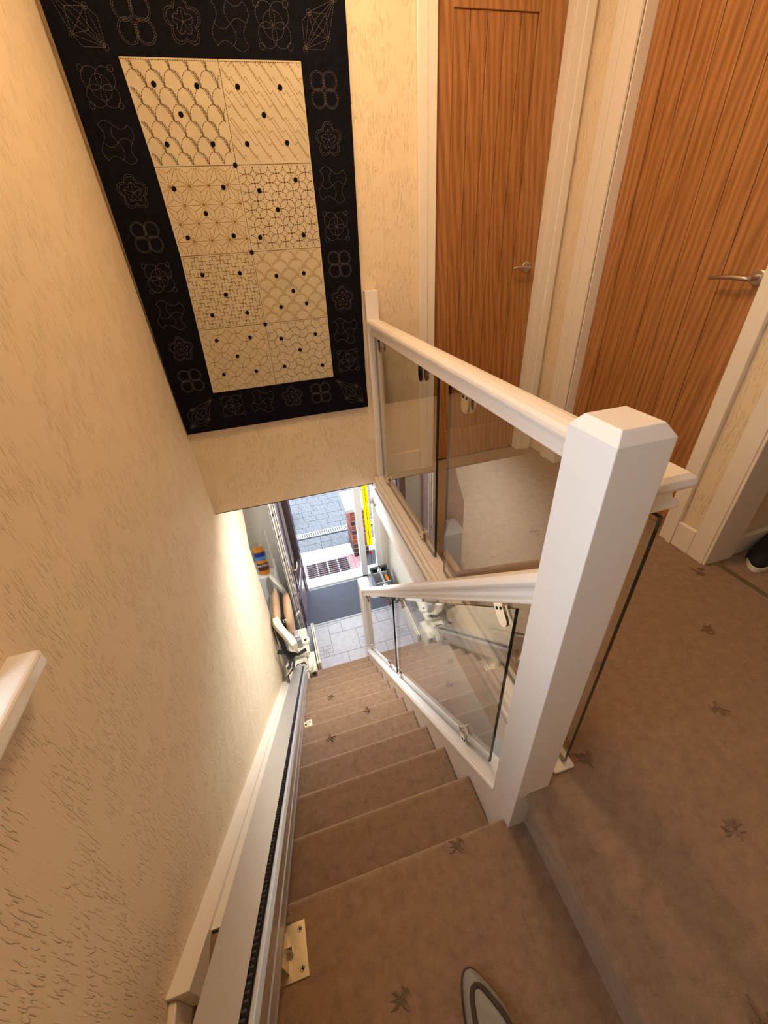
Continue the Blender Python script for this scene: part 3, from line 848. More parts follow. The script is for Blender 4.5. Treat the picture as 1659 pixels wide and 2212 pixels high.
# ================================================================ WALL QUILT
YQ = YW-.016
def wave(x, z):
    return .004*math.sin(x*7+z*1.3)+.003*math.sin(z*5-x*3)+.0035*math.sin(x*13)*max(0, 1.1-z)
qt = thing('wall_quilt', (.02, YQ, .46), 'navy bordered quilt with cream stitched patches hanging on the stairwell wall', 'quilt')
# inner grid (columns L, M, R at five levels, top first)
GZ = [1.825, 1.531, 1.238, .948, .657]
GL = [-.278, -.264, -.262, -.276, -.291]
GM = [.072, .043, .037, .031, .022]
GM = [.052, .043, .037, .031, .022]
GR = [.353, .346, .343, .335, .328]
def lerp(a, b, t): return a+(b-a)*t
def cell(rw, cl, uu, vv):
    """uu right, vv down, both 0..1"""
    A, B = (GL, GM) if cl == 0 else (GM, GR)
    x = lerp(lerp(A[rw], B[rw], uu), lerp(A[rw+1], B[rw+1], uu), vv)
    z = lerp(GZ[rw], GZ[rw+1], vv)
    return x, z
def qp(x, z, off): return (x, YQ-off+wave(x, z)*.45, z)
def sheet(fn, nu, nv, front, back):
    mb = MB(); vs = []
    for k in (front, back):
        for j in range(nv+1):
            for i in range(nu+1):
                x, z = fn(i/nu, j/nv); vs.append(qp(x, z, k))
    W = nu+1; O = W*(nv+1); fs = []
    for j in range(nv):
        for i in range(nu):
            a = j*W+i; fs.append((a, a+1, a+W+1, a+W)); fs.append((O+a, O+a+W, O+a+W+1, O+a+1))
    rim = [i for i in range(W)]+[j*W+nu for j in range(1, nv+1)]+[nv*W+i for i in range(nu-1, -1, -1)]+[j*W for j in range(nv-1, 0, -1)]
    for a, bq in zip(rim, rim[1:]+rim[:1]): fs.append((a, O+a, O+bq, bq))
    return mb.add(vs, fs)
# border: one navy piece per side
QT, QB = 2.02, .462
OLt, OLb, ORt, ORb = -.462, -.474, .543, .506
def quad(p00, p10, p01, p11):
    return lambda a, bq: (lerp(lerp(p00[0], p10[0], a), lerp(p01[0], p11[0], a), bq), lerp(lerp(p00[1], p10[1], a), lerp(p01[1], p11[1], a), bq))
iTL, iTR, iBL, iBR = (GL[0], GZ[0]), (GR[0], GZ[0]), (GL[4], GZ[4]), (GR[4], GZ[4])
oTL, oTR, oBL, oBR = (OLt, QT), (ORt, QT), (OLb, QB), (ORb, QB+.003)
ins = lambda p, dx: (p[0]+dx, p[1])          # the navy runs on under the edge of the patches
for fn in (quad(oTL, oTR, (OLt+.001, GZ[0]), (ORt-.004, GZ[0])), quad((OLb, GZ[4]), (ORb, GZ[4]), oBL, oBR), quad((OLt+.001, GZ[0]), ins(iTL, .05), (OLb, GZ[4]), ins(iBL, .05)), quad(ins(iTR, -.05), (ORt-.004, GZ[0]), ins(iBR, -.05), (ORb, GZ[4]))):
    o = sheet(fn, 24, 24, .006, 0).build('border', 'navy', qt, smooth=False)
PATCH = {}
for rw in range(4):
    for cl in range(2):
        PATCH[(rw, cl)] = sheet(lambda a, bq, rw=rw, cl=cl: cell(rw, cl, .002+a*.996, .002+bq*.996), 16, 16, .009, .001).build('patch', 'calico', qt)

def ribbons(polys, fmap, off, wd, dash, gap):
    """polys: polylines in cell units; fmap: to (x, z); dashed flat stitches"""
    mb = MB()
    for pl in polys:
        pts = [Vector(fmap(*p)) for p in pl]
        acc = 0.0; on = True; seg = [pts[0]]
        def flush(seg):
            if len(seg) < 2: return
            vs = []
            for i, p in enumerate(seg):
                t = (seg[min(i+1, len(seg)-1)]-seg[max(i-1, 0)])
                if t.length < 1e-9: return
                t.normalize(); n = Vector((-t.y, t.x))*wd
                a = p-n; c = p+n
                vs += [qp(a.x, a.y, off), qp(p.x, p.y, off+.0008), qp(c.x, c.y, off)]
            fs = []
            for i in range(len(seg)-1):
                q = i*3; fs += [(q, q+1, q+4, q+3), (q+1, q+2, q+5, q+4)]
            mb.add(vs, fs)
        for a, bq in zip(pts, pts[1:]):
            d = (bq-a).length; s = 0
            while s < d-1e-9:
                need = (dash if on else gap)-acc
                step = min(need, d-s); s += step; acc += step
                p = a+(bq-a)*(s/d)
                if on: seg.append(p)
                if acc >= (dash if on else gap)-1e-9:
                    if on: flush(seg)
                    on = not on; acc = 0; seg = [p] if on else []
                    if on: seg = [p]
            
        if on: flush(seg)
    return mb
def clip(polys):
    out = []
    for pl in polys:
        dense = []
        for a, bq in zip(pl, pl[1:]):
            n = max(1, int(math.hypot(bq[0]-a[0], bq[1]-a[1])/.02))
            dense += [(lerp(a[0], bq[0], i/n), lerp(a[1], bq[1], i/n)) for i in range(n)]
        dense.append(pl[-1]); cur = []
        for p in dense:
            if .012 <= p[0] <= .988 and .012 <= p[1] <= .988: cur.append(p)
            else:
                if len(cur) > 1: out.append(cur)
                cur = []
        if len(cur) > 1: out.append(cur)
    return out
def arcp(cx, cy, rr, a0, a1, n=14, ry=None): return [(cx+rr*math.cos(lerp(a0, a1, i/n)), cy+(ry or rr)*math.sin(lerp(a0, a1, i/n))) for i in range(n+1)]
PI = math.pi
def pat_grass():
    P = []; s = .19
    for j in range(-1, 8):
        for i in range(-1, 8):
            x = i*s+(s/2 if j % 2 else 0); y = j*s*.80+.1
            P.append(arcp(x, y, s*.5, PI, 2*PI, ry=s*.80))
            for q in (.0, .09, .18): P.append([(x-s*.5+s*(q*1.3-.48), y-s*.80+s*q*.2), (x-s*.5+s*(q*1.1-.30), y-s*.62), (x-s*.5+s*(q*.8-.10), y-s*.25), (x-s*.5+s*(q*.4), y-.004)])
    return P
def pat_zig():
    P = []; s = .17
    for k in range(-8, 12):
        pl = []; x, y = k*s, -.1
        for q in range(8):
            pl.append((x, y)); x += .11; y += .16; pl.append((x, y)); 
            pl.append((x+.035, y-.035)) ; x += .035; y -= .035
        P.append(pl)
        P.append([(k*s+.07, -.1), (k*s+1.2, 1.5)])
    return P
def pat_hemp():
    P = []; r3 = .24; hh = r3*math.sqrt(3)/2
    for j in range(-1, 7):
        for i in range(-1, 7):
            x = i*r3+(r3/2 if j % 2 else 0); y = j*hh
            for k in range(6):
                a = k*PI/3+PI/6; a1 = a-PI/6; a2 = a+PI/6
                c = (x+r3/math.sqrt(3)*math.cos(a), y+r3/math.sqrt(3)*math.sin(a))
                if k in (0, 1, 2): P.append([(x, y), c])
                else: P.append([(x, y), c])
            P.append([(x, y), (x+r3, y)]); P.append([(x, y), (x+r3/2, y+hh)]); P.append([(x, y), (x-r3/2, y+hh)])
    return P
def pat_petal(s=.2):
    P = []; rr = s/2
    for j in range(-1, 7):
        for i in range(-1, 7):
            x, y = i*s, j*s
            for k in range(4):
                a = k*PI/2+PI/4; L = s*.70
                for sg in (-1, 1):
                    pl = []
                    for t in range(9):
                        q = t/8; pl.append((x+L*q*math.cos(a)-sg*math.sin(a)*.040*math.sin(PI*q), y+L*q*math.sin(a)+sg*math.cos(a)*.040*math.sin(PI*q)))
                    P.append(pl)
            P.append(arcp(x, y, .008, 0, 2*PI, 6)); P.append(arcp(x+s/2, y+s/2, .008, 0, 2*PI, 6))
    return P
def pat_cross():
    P = []; s = .05
    for j in range(-4, 26):
        for i in range(-4, 26):
            if (i+3*j) % 5 == 0:
                c = [(-.5, -1.5), (.5, -1.5), (.5, -.5), (1.5, -.5), (1.5, .5), (.5, .5), (.5, 1.5), (-.5, 1.5), (-.5, .5), (-1.5, .5), (-1.5, -.5), (-.5, -.5), (-.5, -1.5)]
                P.append([((i+a)*s, (j+bq)*s) for a, bq in c[:7]])
    return P
def pat_scale():
    P = []; s = .24
    for j in range(-1, 9):
        for i in range(-1, 6):
            x = i*s+(s/2 if j % 2 else 0); y = j*s*.5+.12
            P.append(arcp(x, y, s*.5, PI, 2*PI)); P.append(arcp(x, y, s*.42, PI, 2*PI))
    return P
def pat_rings(s=.27):
    P = []
    for j in range(-1, 5):
        for i in range(-1, 5):
            P.append(arcp(i*s+.13, j*s+.1, s*.5*1.414/1.0*.72, 0, 2*PI, 28)); P.append(arcp(i*s+.13+s/2, j*s+.1+s/2, s*.5*1.414*.72, 0, 2*PI, 28))
    return P
def pat_wavegrid(s=.125):
    P = []
    for k in range(-1, 10):
        for ax in (0, 1):
            pl = []
            for t in range(0, 90):
                q = t/80; wv = .030*math.sin(2*PI*q/(2*s))
                pl.append((q, k*s+wv) if ax == 0 else (k*s-wv, q))
            P.append(pl)
    return P
PATS = {(0, 0): (pat_grass, 'thread_dark'), (0, 1): (pat_zig, 'thread_gold'), (1, 0): (pat_hemp, 'thread_gold'), (1, 1): (pat_petal, 'thread_dark'),
        (2, 0): (pat_cross, 'thread_dark'), (2, 1): (pat_scale, 'thread_gold'), (3, 0): (pat_rings, 'thread_gold'), (3, 1): (pat_wavegrid, 'thread_dark')}
for (rw, cl), (fn, th) in PATS.items():
    mb = ribbons(clip(fn()), lambda a, bq, rw=rw, cl=cl: cell(rw, cl, a, bq), .0095, .0010, .0065, .0028)
    o = mb.build('stitching', th, PATCH[(rw, cl)]); o['kind'] = 'stuff'
# seams between the patches
P = [[(GL[q]+.004, GZ[q]), (GR[q]-.004, GZ[q])] for q in (1, 2, 3)] + [[(GM[q], GZ[q]) for q in range(5)]]
o = ribbons(P, lambda a, bq: (a, bq), .0098, .0010, .006, .002).build('seam_stitching', 'thread_dark', qt); o['kind'] = 'stuff'
P = [[(GL[0]+.004, GZ[0]-.006), (GR[0]-.004, GZ[0]-.006)]]
o = ribbons(P, lambda a, bq: (a, bq), .0098, .0010, .005, .003).build('edge_stitching', 'thread_dark', qt); o['kind'] = 'stuff'
DOTS = [(-0.187, 1.758), (-0.041, 1.755), (-0.12, 1.679), (-0.196, 1.596), (-0.029, 1.595), (0.104, 1.754), (0.261, 1.753), (0.184, 1.677), (0.101, 1.594), (0.258, 1.595), (0.039, 1.531), (-0.214, 1.464), (-0.025, 1.463), (-0.117, 1.381), (-0.212, 1.302), (-0.026, 1.3), (0.271, 1.479), (0.115, 1.448), (0.178, 1.382), (0.083, 1.288), (0.272, 1.287), (0.035, 1.236), (-0.193, 1.166), (-0.035, 1.162), (-0.116, 1.083), (-0.197, 1.005), (-0.041, 1.002), (0.123, 1.14), (0.249, 1.142), (0.188, 1.074), (0.119, 1.012), (0.242, 1.017), (0.03, 0.945), (-0.208, 0.897), (-0.053, 0.895), (-0.132, 0.817), (-0.216, 0.74), (-0.059, 0.736), (0.092, 0.874), (0.263, 0.877), (0.175, 0.812), (0.084, 0.741), (0.277, 0.724)]
mb = MB(); mb.lathe([(.0088, 0), (.0088, -.002), (.0065, -.004), (.002, -.0045)], (0, 0, 0), 'y', 10)
KN = mb.mesh('knot', 'knot')
for x, z in DOTS: inst('knot', KN, qp(x, z, .009), qt)
# border motifs
def mo_lobes():
    P = []
    for i in (-1, 1):
        for j in (-1, 1):
            for q in (.5, .42): P.append(arcp(i*.42, j*.42, q, 0, 2*PI, 20, ry=q))
    return [[(a*.52, bq*.52) for a, bq in p] for p in P]
def mo_plum():
    P = []
    for sc in (1.0, .86):
        pl = []
        for k in range(61):
            a = 2*PI*k/60+PI/2; rr = (.34+.16*abs(math.cos(2.5*(a-PI/2))))*sc; pl.append((rr*math.cos(a), rr*math.sin(a)))
        P.append(pl)
    for k in range(5):
        a = 2*PI*k/5+PI/2
        P.append([(0, 0), (.30*math.cos(a), .30*math.sin(a))])
        P.append(arcp(.17*math.cos(a), .17*math.sin(a), .10, a-1.9, a+1.9, 8))
    return P
def mo_fundo():
    P = []
    for ax in (0, 1):
        for off in (-.44, 0, .44):
            sg = 1 if off == 0 else -1
            pl = []
            for t in range(25):
                q = -1+2*t/24
                a = .11*sg*math.sin(q*PI)
                pl.append((q*.44, off+a) if ax == 0 else (off-a, q*.44))
            P.append(pl)
    P = [P[0], P[1], P[2], P[3], P[4], P[5]]
    return P
def mo_rings():
    P = []
    for i in (-1, 1):
        for j in (-1, 1): P.append(arcp(i*.2, j*.2, .27, 0, 2*PI, 22))
    P.append(arcp(0, 0, .30, 0, 2*PI, 22))
    for i in (-1, 1):
        for j in (-1, 1): P.append(arcp(i*.42, j*.42, .08, 0, 2*PI, 10))
    return P
def mo_fan():
    V = [(-.5, -.5), (-.28, .22), (.5, .5), (.22, -.28)]
    P = [[V[0], V[1], V[2], V[3], V[0]], [V[0], V[2]], [V[1], V[3]], [V[0], (-.1, .1), V[2]], [V[0], (.1, -.1), V[2]], [V[1], (-.2, -.2), V[3]], [V[1], (.2, .2), V[3]],
         [(-.28, .22), (-.5, .05), (-.5, -.5)], [(.22, -.28), (.05, -.5), (-.5, -.5)]]
    for v in V: P.append(arcp(v[0], v[1], .06, 0, 2*PI, 10))
    return P
MO = {'lobes': mo_lobes, 'plum': mo_plum, 'fundo': mo_fundo, 'rings': mo_rings, 'fan': mo_fan}
seq_r = ['lobes', 'plum', 'fundo', 'rings', 'lobes', 'plum', 'fundo', 'rings']
seq_l = ['rings', 'fundo', 'plum', 'lobes', 'rings', 'fundo', 'plum', 'lobes']
zr = [1.748-.1455*k for k in range(8)]
MOT = [(lerp(.432, .416, k/7), z, seq_r[k], 1) for k, z in enumerate(zr)] + [(lerp(-.363, -.374, k/7), z, seq_l[k], 1) for k, z in enumerate(zr)]
MOT += [(x, .580, s, 1) for x, s in zip((-.214, -.061, .095, .249), ('rings', 'fundo', 'plum', 'lobes'))]
MOT += [(x, 1.912, s, 1.1) for x, s in zip((-.196, -.039, .118, .269), ('lobes', 'plum', 'fundo', 'rings'))]
MOT += [(.412, .566, 'fan', 2), (-.376, .562, 'fan', 3), (-.372, 1.909, 'fan', 2), (.439, 1.920, 'fan', 3)]
for x, z, kd, sc in MOT:
    mx = 1
    if kd == 'fan': mx = -1 if sc == 2 else 1; sc = 1.15
    s = .112*sc
    mb = ribbons(MO[kd](), lambda a, bq, x=x, z=z, s=s, mx=mx: (x+a*s*mx, z+bq*s), .0063, .0008, .0050, .0022)
    mb.build('stitched_motif', 'thread_pale', qt)

# ================================================================ STAIRLIFT
def sl(x, h, y):
    """point at perpendicular height h over the nosing line; y measured along the line"""
    p = Vector((x, y, znose(y)))+SN*h
    return p
sr = thing('stairlift_rail', (-.28, .3, -.2), 'aluminium stairlift rail following the left side of the stairs', 'stairlift rail')
ya, yb = -.28, 2.93
def sweep(name, prof, mat, parent, y0=ya, y1=yb, bev=0):
    m = MB(); m.prism(prof, lambda p: sl(p[0], p[1], y0), lambda p: sl(p[0], p[1], y1)); return m.build(name, mat, parent, bevel=bev)
sweep('top_plate', [(-.335, .135), (-.257, .136), (-.256, .140), (-.335, .140)], 'alu', sr)
sweep('web', [(-.330, .022), (-.290, .022), (-.290, .1349), (-.330, .1349)], 'alu', sr)
sweep('track', [(-.245, .028), (-.231, .030), (-.231, .062), (-.2335, .066), (-.2335, .096), (-.229, .101), (-.230, .116), (-.237, .126), (-.245, .127), (-.249, .120), (-.252, .060)], 'alu', sr, bev=.0015)
sweep('lower_flange', [(-.290, .022), (-.231, .018), (-.229, .022), (-.231, .0279), (-.290, .030)], 'alu', sr)
sweep('rack_channel', [(-.2899, .098), (-.252, .098), (-.252, .104), (-.2899, .106)], 'black', sr)
m = MB(); n = int((yb-ya)/.012)
for k in range(n):
    y = ya+k*.012
    c = sl(-.258, .114, y); m.obox(c, (1, 0, 0), SD, SN, .005, .003, .009)
o = m.build('rack_teeth', 'rubber', sr); o['kind'] = 'stuff'
def bracket(y_step, z, y0, y1, parent):
    m = MB(); m.box(-.272, -.196, y0, y1, z+.0005, z+.005); pm = m.build('foot_plate', 'brass', parent, bevel=.001)
    for yy in (y0+.016, y1-.016):
        q = MB(); q.lathe([(.0062, 0), (.0062, .001), (.0045, .0022), (.0015, .0012)], (-.210, yy, z+.005), 'z', 12); q.build('screw', 'chrome', pm)
        q = MB(); q.box(-.2135, -.2065, yy-.0009, yy+.0009, z+.0068, z+.0074); q.box(-.2109, -.2091, yy-.0035, yy+.0035, z+.0068, z+.0074); q.build('screw_cross', 'black', pm)
    yc = (y0+y1)/2
    top = znose(yc)+.028/cs
    q = MB(); q.box(-.250, -.242, yc-.036, yc+.034, z+.005, top); q.build('bracket_leg', 'brass', parent)
    q = MB(); q.tube([(-.245, yc, z+.025), (-.228, yc, z+.025)], .006, 8); q.build('bolt', 'chrome', parent)
    q = MB(); q.tube([(-.240, y1+.012, z+.03), (-.226, y1+.012, z+.03)], .005, 8); q.build('bolt', 'chrome', parent)
bracket(0, -.2, .248, .350, sr)
bracket(6, -.2-6*RISE, Y0+6*GO-.14, Y0+6*GO-.06, sr)

sc = thing('stairlift_chair', (-.30, 2.8, ZF), 'cream folded stairlift chair with tan cushions at the foot of the stairs', 'stairlift chair')
# carriage wrapped round the rail
m = MB()
cp = sl(-.315, .10, 2.55)
prof = [(-.415, -.01), (-.415, .165), (-.395, .185), (-.235, .185), (-.212, .165), (-.212, -.005)]
m.prism(prof, lambda p: sl(p[0], p[1], 2.50)+SN*0, lambda p: sl(p[0], p[1], 2.78)); m.build('carriage', 'lift_cream', sc, bevel=.006)
m = MB(); m.tube([sl(-.408, .005, 2.498), sl(-.408, .075, 2.498), sl(-.38, .100, 2.498), sl(-.30, .150, 2.498), sl(-.235, .150, 2.498), sl(-.222, .125, 2.498)], .006, 6); m.build('rail_seal', 'black', sc)
m = MB(); m.obox(sl(-.30, .135, 2.498), (1, 0, 0), SN, SD, .03, .022, .001); m.build('rating_label', 'white_print', sc)
for x, h in ((-.39, .13), (-.24, .165), (-.37, .045), (-.225, .09)):
    m = MB(); m.obox(sl(x, h, 2.4975), (1, 0, 0), SN, SD, .0035, .0035, .002); m.build('rivet', 'brown_print', sc)
m = MB(); m.prism([(2.55, -2.40), (2.80, -2.52), (2.80, -2.20), (2.60, -2.16), (2.55, -2.19)], lambda p: (-.208, p[0], p[1]), lambda p: (-.135, p[0], p[1])); m.build('motor_cover', 'lift_cream', sc, bevel=.012, seg=3)
m = MB(); m.box(-.185, -.150, 2.545, 2.552, -2.235, -2.200); m.build('key_switch', 'black', sc)
m = MB(); m.tube([(-.245, 2.56, -2.11), (-.245, 2.535, -2.155), (-.165, 2.56, -2.115), (-.16, 2.60, -2.10)], .006, 8); m.build('release_lever', 'lift_cream', sc, smooth=True)
m = MB(); m.box(-.37, -.17, 2.70, 3.02, -2.115, -2.075); m.build('seat_base', 'lift_cream', sc, bevel=.008)
m = MB(); m.box(-.29, -.235, 2.80, 2.88, -2.075, -1.93); m.build('seat_post', 'alu', sc, bevel=.006)
m = MB(); m.lathe([(.045, 0), (.048, .012), (.042, .022), (.022, .024), (.020, .016)], (-.195, 2.84, -2.075), 'z', 20); sw = m.build('swivel_disc', 'lift_cream', sc)
m = MB(); m.lathe([(.012, 0), (.012, .010)], (-.195, 2.84, -2.062), 'z', 12); m.build('swivel_hub', 'black', sw)
m = MB(); m.box(-.268, -.225, 2.775, 2.81, -2.075, -1.96); m.build('grey_strap', 'grey_plastic', sc, bevel=.003)
# cushions: rounded slabs standing upright
def cushion(name, xc, th, y0, y1, z0, z1, tilt, mat):
    mb = MB(); n = 18; vs = []; rows = 9
    for k in range(rows+1):
        t = k/rows; z = lerp(z0, z1, t); e = math.sqrt(max(0, 1-(2*t-1)**6))
        yc = (y0+y1)/2; hy = (y1-y0)/2*(.55+.45*e); hx = th/2*(.35+.65*e)
        for i in range(n):
            a = 2*PI*i/n; ca, sa = math.cos(a), math.sin(a)
            vs.append((xc+tilt*(t-.5)+hx*math.copysign(abs(ca)**.6, ca), yc+hy*math.copysign(abs(sa)**.7, sa), z))
    fs = [(k*n+i, k*n+(i+1) % n, (k+1)*n+(i+1) % n, (k+1)*n+i) for k in range(rows) for i in range(n)]
    fs += [tuple(reversed(range(n))), tuple(rows*n+i for i in range(n))]
    mb.add(vs, fs); return mb.build(name, mat, sc, smooth=True)
bk = cushion('backrest', -.408, .080, 2.88, 3.36, -2.08, -1.72, -.02, 'tan')
cushion('folded_seat', -.312, .088, 2.86, 3.30, -2.12, -1.735, .02, 'tan')
m = MB(); m.lathe([(.030, 0), (.032, .0012), (.030, .002)], (-.371, 2.955, -1.80), 'x', 14); m.build('teal_patch', 'teal', bk)
m = MB(); m.box(-.372, -.350, 2.90, 3.34, -2.10, -1.80); m.build('hinge_plate', 'black', sc)
m = MB(); m.box(-.466, -.449, 2.90, 3.34, -2.12, -1.80); m.build('back_shell', 'lift_cream', sc, bevel=.005)
def arm(path, hw, th):
    mb = MB(); vs = []
    P = [Vector(p) for p in path]
    for i, p in enumerate(P):
        t = (P[min(i+1, len(P)-1)]-P[max(i-1, 0)]).normalized(); n = t.cross(Vector((0, 0, 1))).normalized()
        ww = hw[i]
        for dn_, dz in ((-ww, 0), (ww, 0), (ww, -th), (-ww, -th)): vs.append(p+n*dn_+Vector((0, 0, dz)))
    L = len(P); fs = [(i*4+k, i*4+(k+1) % 4, (i+1)*4+(k+1) % 4, (i+1)*4+k) for i in range(L-1) for k in range(4)]+[(3, 2, 1, 0), tuple((L-1)*4+k for k in range(4))]
    mb.add(vs, fs); return mb.build('arm', 'lift_cream', sc, bevel=.006)
arm([(-.425, 2.92, -1.72), (-.41, 2.86, -1.725), (-.385, 2.80, -1.74), (-.345, 2.74, -1.77), (-.31, 2.69, -1.80), (-.285, 2.64, -1.84)], [.026, .036, .030, .028, .034, .030], .09)
arm([(-.425, 3.56, -1.70), (-.415, 3.52, -1.71), (-.395, 3.48, -1.73), (-.36, 3.45, -1.78), (-.325, 3.43, -1.85), (-.30, 3.42, -1.92)], [.026, .036, .030, .026, .022, .018], .07)
m = MB(); m.box(-.435, -.405, 2.885, 3.55, -1.90, -1.86); m.build('arm_bar', 'lift_cream', sc)
m = MB(); m.tube([(-.29, 2.66, -1.90), (-.285, 2.68, -2.0), (-.28, 2.74, -2.09)], .012, 8); m.build('arm_support', 'lift_cream', sc)
m = MB(); m.tube([(-.245, 3.02, -1.92), (-.235, 3.06, -1.90), (-.195, 3.08, -1.88)], [.004, .004, .010], 8); m.build('control_paddle', 'lift_cream', sc, smooth=True)
for x0, x1 in ((-.128, -.112), (-.108, -.092)):
    m = MB(); m.box(x0, x1, 2.76, 3.32, ZF+.03, -2.36); m.build('footrest', 'lift_cream', sc, bevel=.004)
m = MB(); m.box(-.134, -.128, 2.78, 3.25, ZF+.03, -2.38); m.build('footrest_pad', 'black', sc)
m = MB(); m.box(-.2, -.11, 2.74, 2.80, -2.56, -2.50); m.build('footrest_hinge', 'lift_cream', sc)
def strap(pts, wd):
    mb = MB(); P = [Vector(p) for p in pts]; vs = []
    for i, p in enumerate(P):
        t = (P[min(i+1, len(P)-1)]-P[max(i-1, 0)]).normalized(); n = t.cross(Vector((.1, -.65, .75))).normalized()*wd
        b2 = t.cross(n).normalized()*.0015
        vs += [p-n-b2, p+n-b2, p+n+b2, p-n+b2]
    L = len(P); fs = [(i*4+k, i*4+(k+1) % 4, (i+1)*4+(k+1) % 4, (i+1)*4+k) for i in range(L-1) for k in range(4)]+[(3, 2, 1, 0), tuple((L-1)*4+k for k in range(4))]
    mb.add(vs, fs); return mb.build('seat_belt', 'strap', sc)
strap([(-.43, 2.86, -1.80), (-.42, 2.80, -1.85), (-.40, 2.74, -1.93), (-.385, 2.69, -2.00)], .022)
strap([(-.445, 2.62, -1.86), (-.42, 2.66, -1.93), (-.40, 2.70, -1.98), (-.36, 2.70, -2.02), (-.32, 2.66, -2.05)], .020)
strap([(-.385, 2.69, -2.00), (-.36, 2.64, -2.05), (-.375, 2.59, -2.07), (-.40, 2.56, -2.06)], .014)
strap([(-.36, 2.68, -2.02), (-.33, 2.62, -2.06), (-.345, 2.57, -2.07)], .012)
strap([(-.34, 2.70, -2.03), (-.28, 2.69, -2.055), (-.23, 2.71, -2.05), (-.20, 2.73, -2.065)], .016)
m = MB(); m.tube([(-.34, 2.90, -1.78)]+[(-.335+.02*math.cos(a), 2.88+.018*math.sin(a), -1.76) for a in [k*PI/6 for k in range(11)]], .0025, 6); m.build('call_cord', 'white_print', sc)

# ================================================================ SMALL HALL THINGS
tb = thing('tool_tote', (.87, 3.76, ZF), 'dark open tool tote with a grey centre handle standing on the hall floor', 'tool box')
bx0, bx1, by0_, by1_, bz0, bz1 = .762, .975, 3.56, 3.975, ZF, -2.36
m = MB(); m.box(bx0, bx1, by0_, by1_, bz0+.0005, bz0+.02); m.build('bottom', 'toolbox', tb)
for bx in ((bx0, bx0+.012, by0_, by1_), (bx1-.012, bx1, by0_, by1_), (bx0+.012, bx1-.012, by0_, by0_+.014), (bx0+.012, bx1-.012, by1_-.014, by1_)):
    m = MB(); m.box(bx[0], bx[1], bx[2], bx[3], bz0+.02, bz1); m.build('side_wall', 'toolbox_side' if bx[0] == bx0 and bx[1] < .78 else 'toolbox', tb, bevel=.004)
m = MB(); m.box(bx0-.012, bx1+.012, by0_-.014, by0_+.03, bz1, bz1+.02); m.build('end_rim', 'toolbox', tb, bevel=.004)
m = MB(); m.box(bx0-.012, bx1+.012, by1_-.03, by1_+.014, bz1, bz1+.02); m.build('end_rim', 'toolbox', tb, bevel=.004)
for x0 in (bx0-.01, bx1-.014):
    m = MB(); m.box(x0, x0+.024, by0_+.03, by1_-.03, bz1, bz1+.012); m.build('side_rim', 'toolbox', tb, bevel=.003)
for y in (3.68, 3.87):
    m = MB(); m.box(bx0+.012, bx1-.012, y-.008, y+.008, bz0+.02, bz1+.01); m.build('divider', 'grey_plastic', tb, bevel=.002)
m = MB(); m.box(.860, .880, 3.575, 3.96, bz1-.02, bz1+.028); hd = m.build('handle', 'grey_plastic', tb, bevel=.006)
for y in (3.62, 3.92):
    m = MB(); m.box(.845, .895, y-.018, y+.018, bz0+.1, bz1+.015); m.build('handle_post', 'white_print', tb, bevel=.003)
m = MB(); m.box(.92, .955, 3.70, 3.85, bz1-.05, bz1-.03); m.build('orange_tray', 'orange', tb)

cb = thing('storage_cabinet', (-.59, 3.74, ZF), 'white narrow cabinet in the recess behind the stairlift chair', 'cabinet')
m = MB(); m.box(-.80, -.385, 3.59, 3.90, ZF+.0005, -1.765); m.build('body', 'pvc', cb, bevel=.004)
m = MB(); m.box(-.440, -.388, 3.74, 3.78, -1.765, -1.248); m.build('side_panel', 'pvc', cb, bevel=.004)
wp = thing('wipes_pack', (-.50, 3.66, -1.765), 'orange and blue pack of wipes standing on the white cabinet', 'pack')
m = MB()
def pack(z0, z1, mi, hx=.062, hy=.035, name='band', mat='orange'):
    mb = MB(); n = 16; rows = 4; vs = []
    for k in range(rows+1):
        z = lerp(z0, z1, k/rows); t = (z+1.765)/.38; e = .75+.25*math.sqrt(max(0, 1-abs(2*t-1)**5))
        for i in range(n):
            a = 2*PI*i/n; vs.append((-.495+hx*e*math.copysign(abs(math.cos(a))**.7, math.cos(a)), 3.66+hy*e*math.copysign(abs(math.sin(a))**.8, math.sin(a)), z))
    fs = [(k*n+i, k*n+(i+1) % n, (k+1)*n+(i+1) % n, (k+1)*n+i) for k in range(rows) for i in range(n)]+[tuple(reversed(range(n))), tuple(rows*n+i for i in range(n))]
    mb.add(vs, fs); return mb.build(name, mat, wp, smooth=False)
z = -1.7645
for h, nm, mt in ((.07, 'orange_band', 'orange'), (.05, 'brown_band', 'brown_print'), (.055, 'dark_band', 'brown_print'), (.04, 'orange_band', 'orange'), (.05, 'light_blue_band', 'sky_blue'), (.06, 'blue_band', 'blue'), (.04, 'orange_band', 'orange')):
    pack(z, z+h, 0, name=nm, mat=mt); z += h
m = MB(); m.tube([(-.495, 3.66, z), (-.485, 3.66, z+.03), (-.505, 3.65, z+.06)], [.045, .02, .035], 8); m.build('clear_wrap', 'pane', wp)
fc = bpy.data.curves.new('wipes_text', 'FONT'); fc.body = 'WIPES'; fc.size = .042; fc.extrude = .0006; fc.align_x = 'CENTER'
to = bpy.data.objects.new('wipes_text_tmp', fc); COL.objects.link(to)
dg = bpy.context.evaluated_depsgraph_get(); tme = bpy.data.meshes.new_from_object(to.evaluated_get(dg)); bpy.data.objects.remove(to)
tme.materials.clear(); tme.materials.append(MT['white_print'])
inst('lettering', tme, (-.495, 3.6235, -1.635), wp, Matrix.Rotation(PI/2, 3, 'X'))

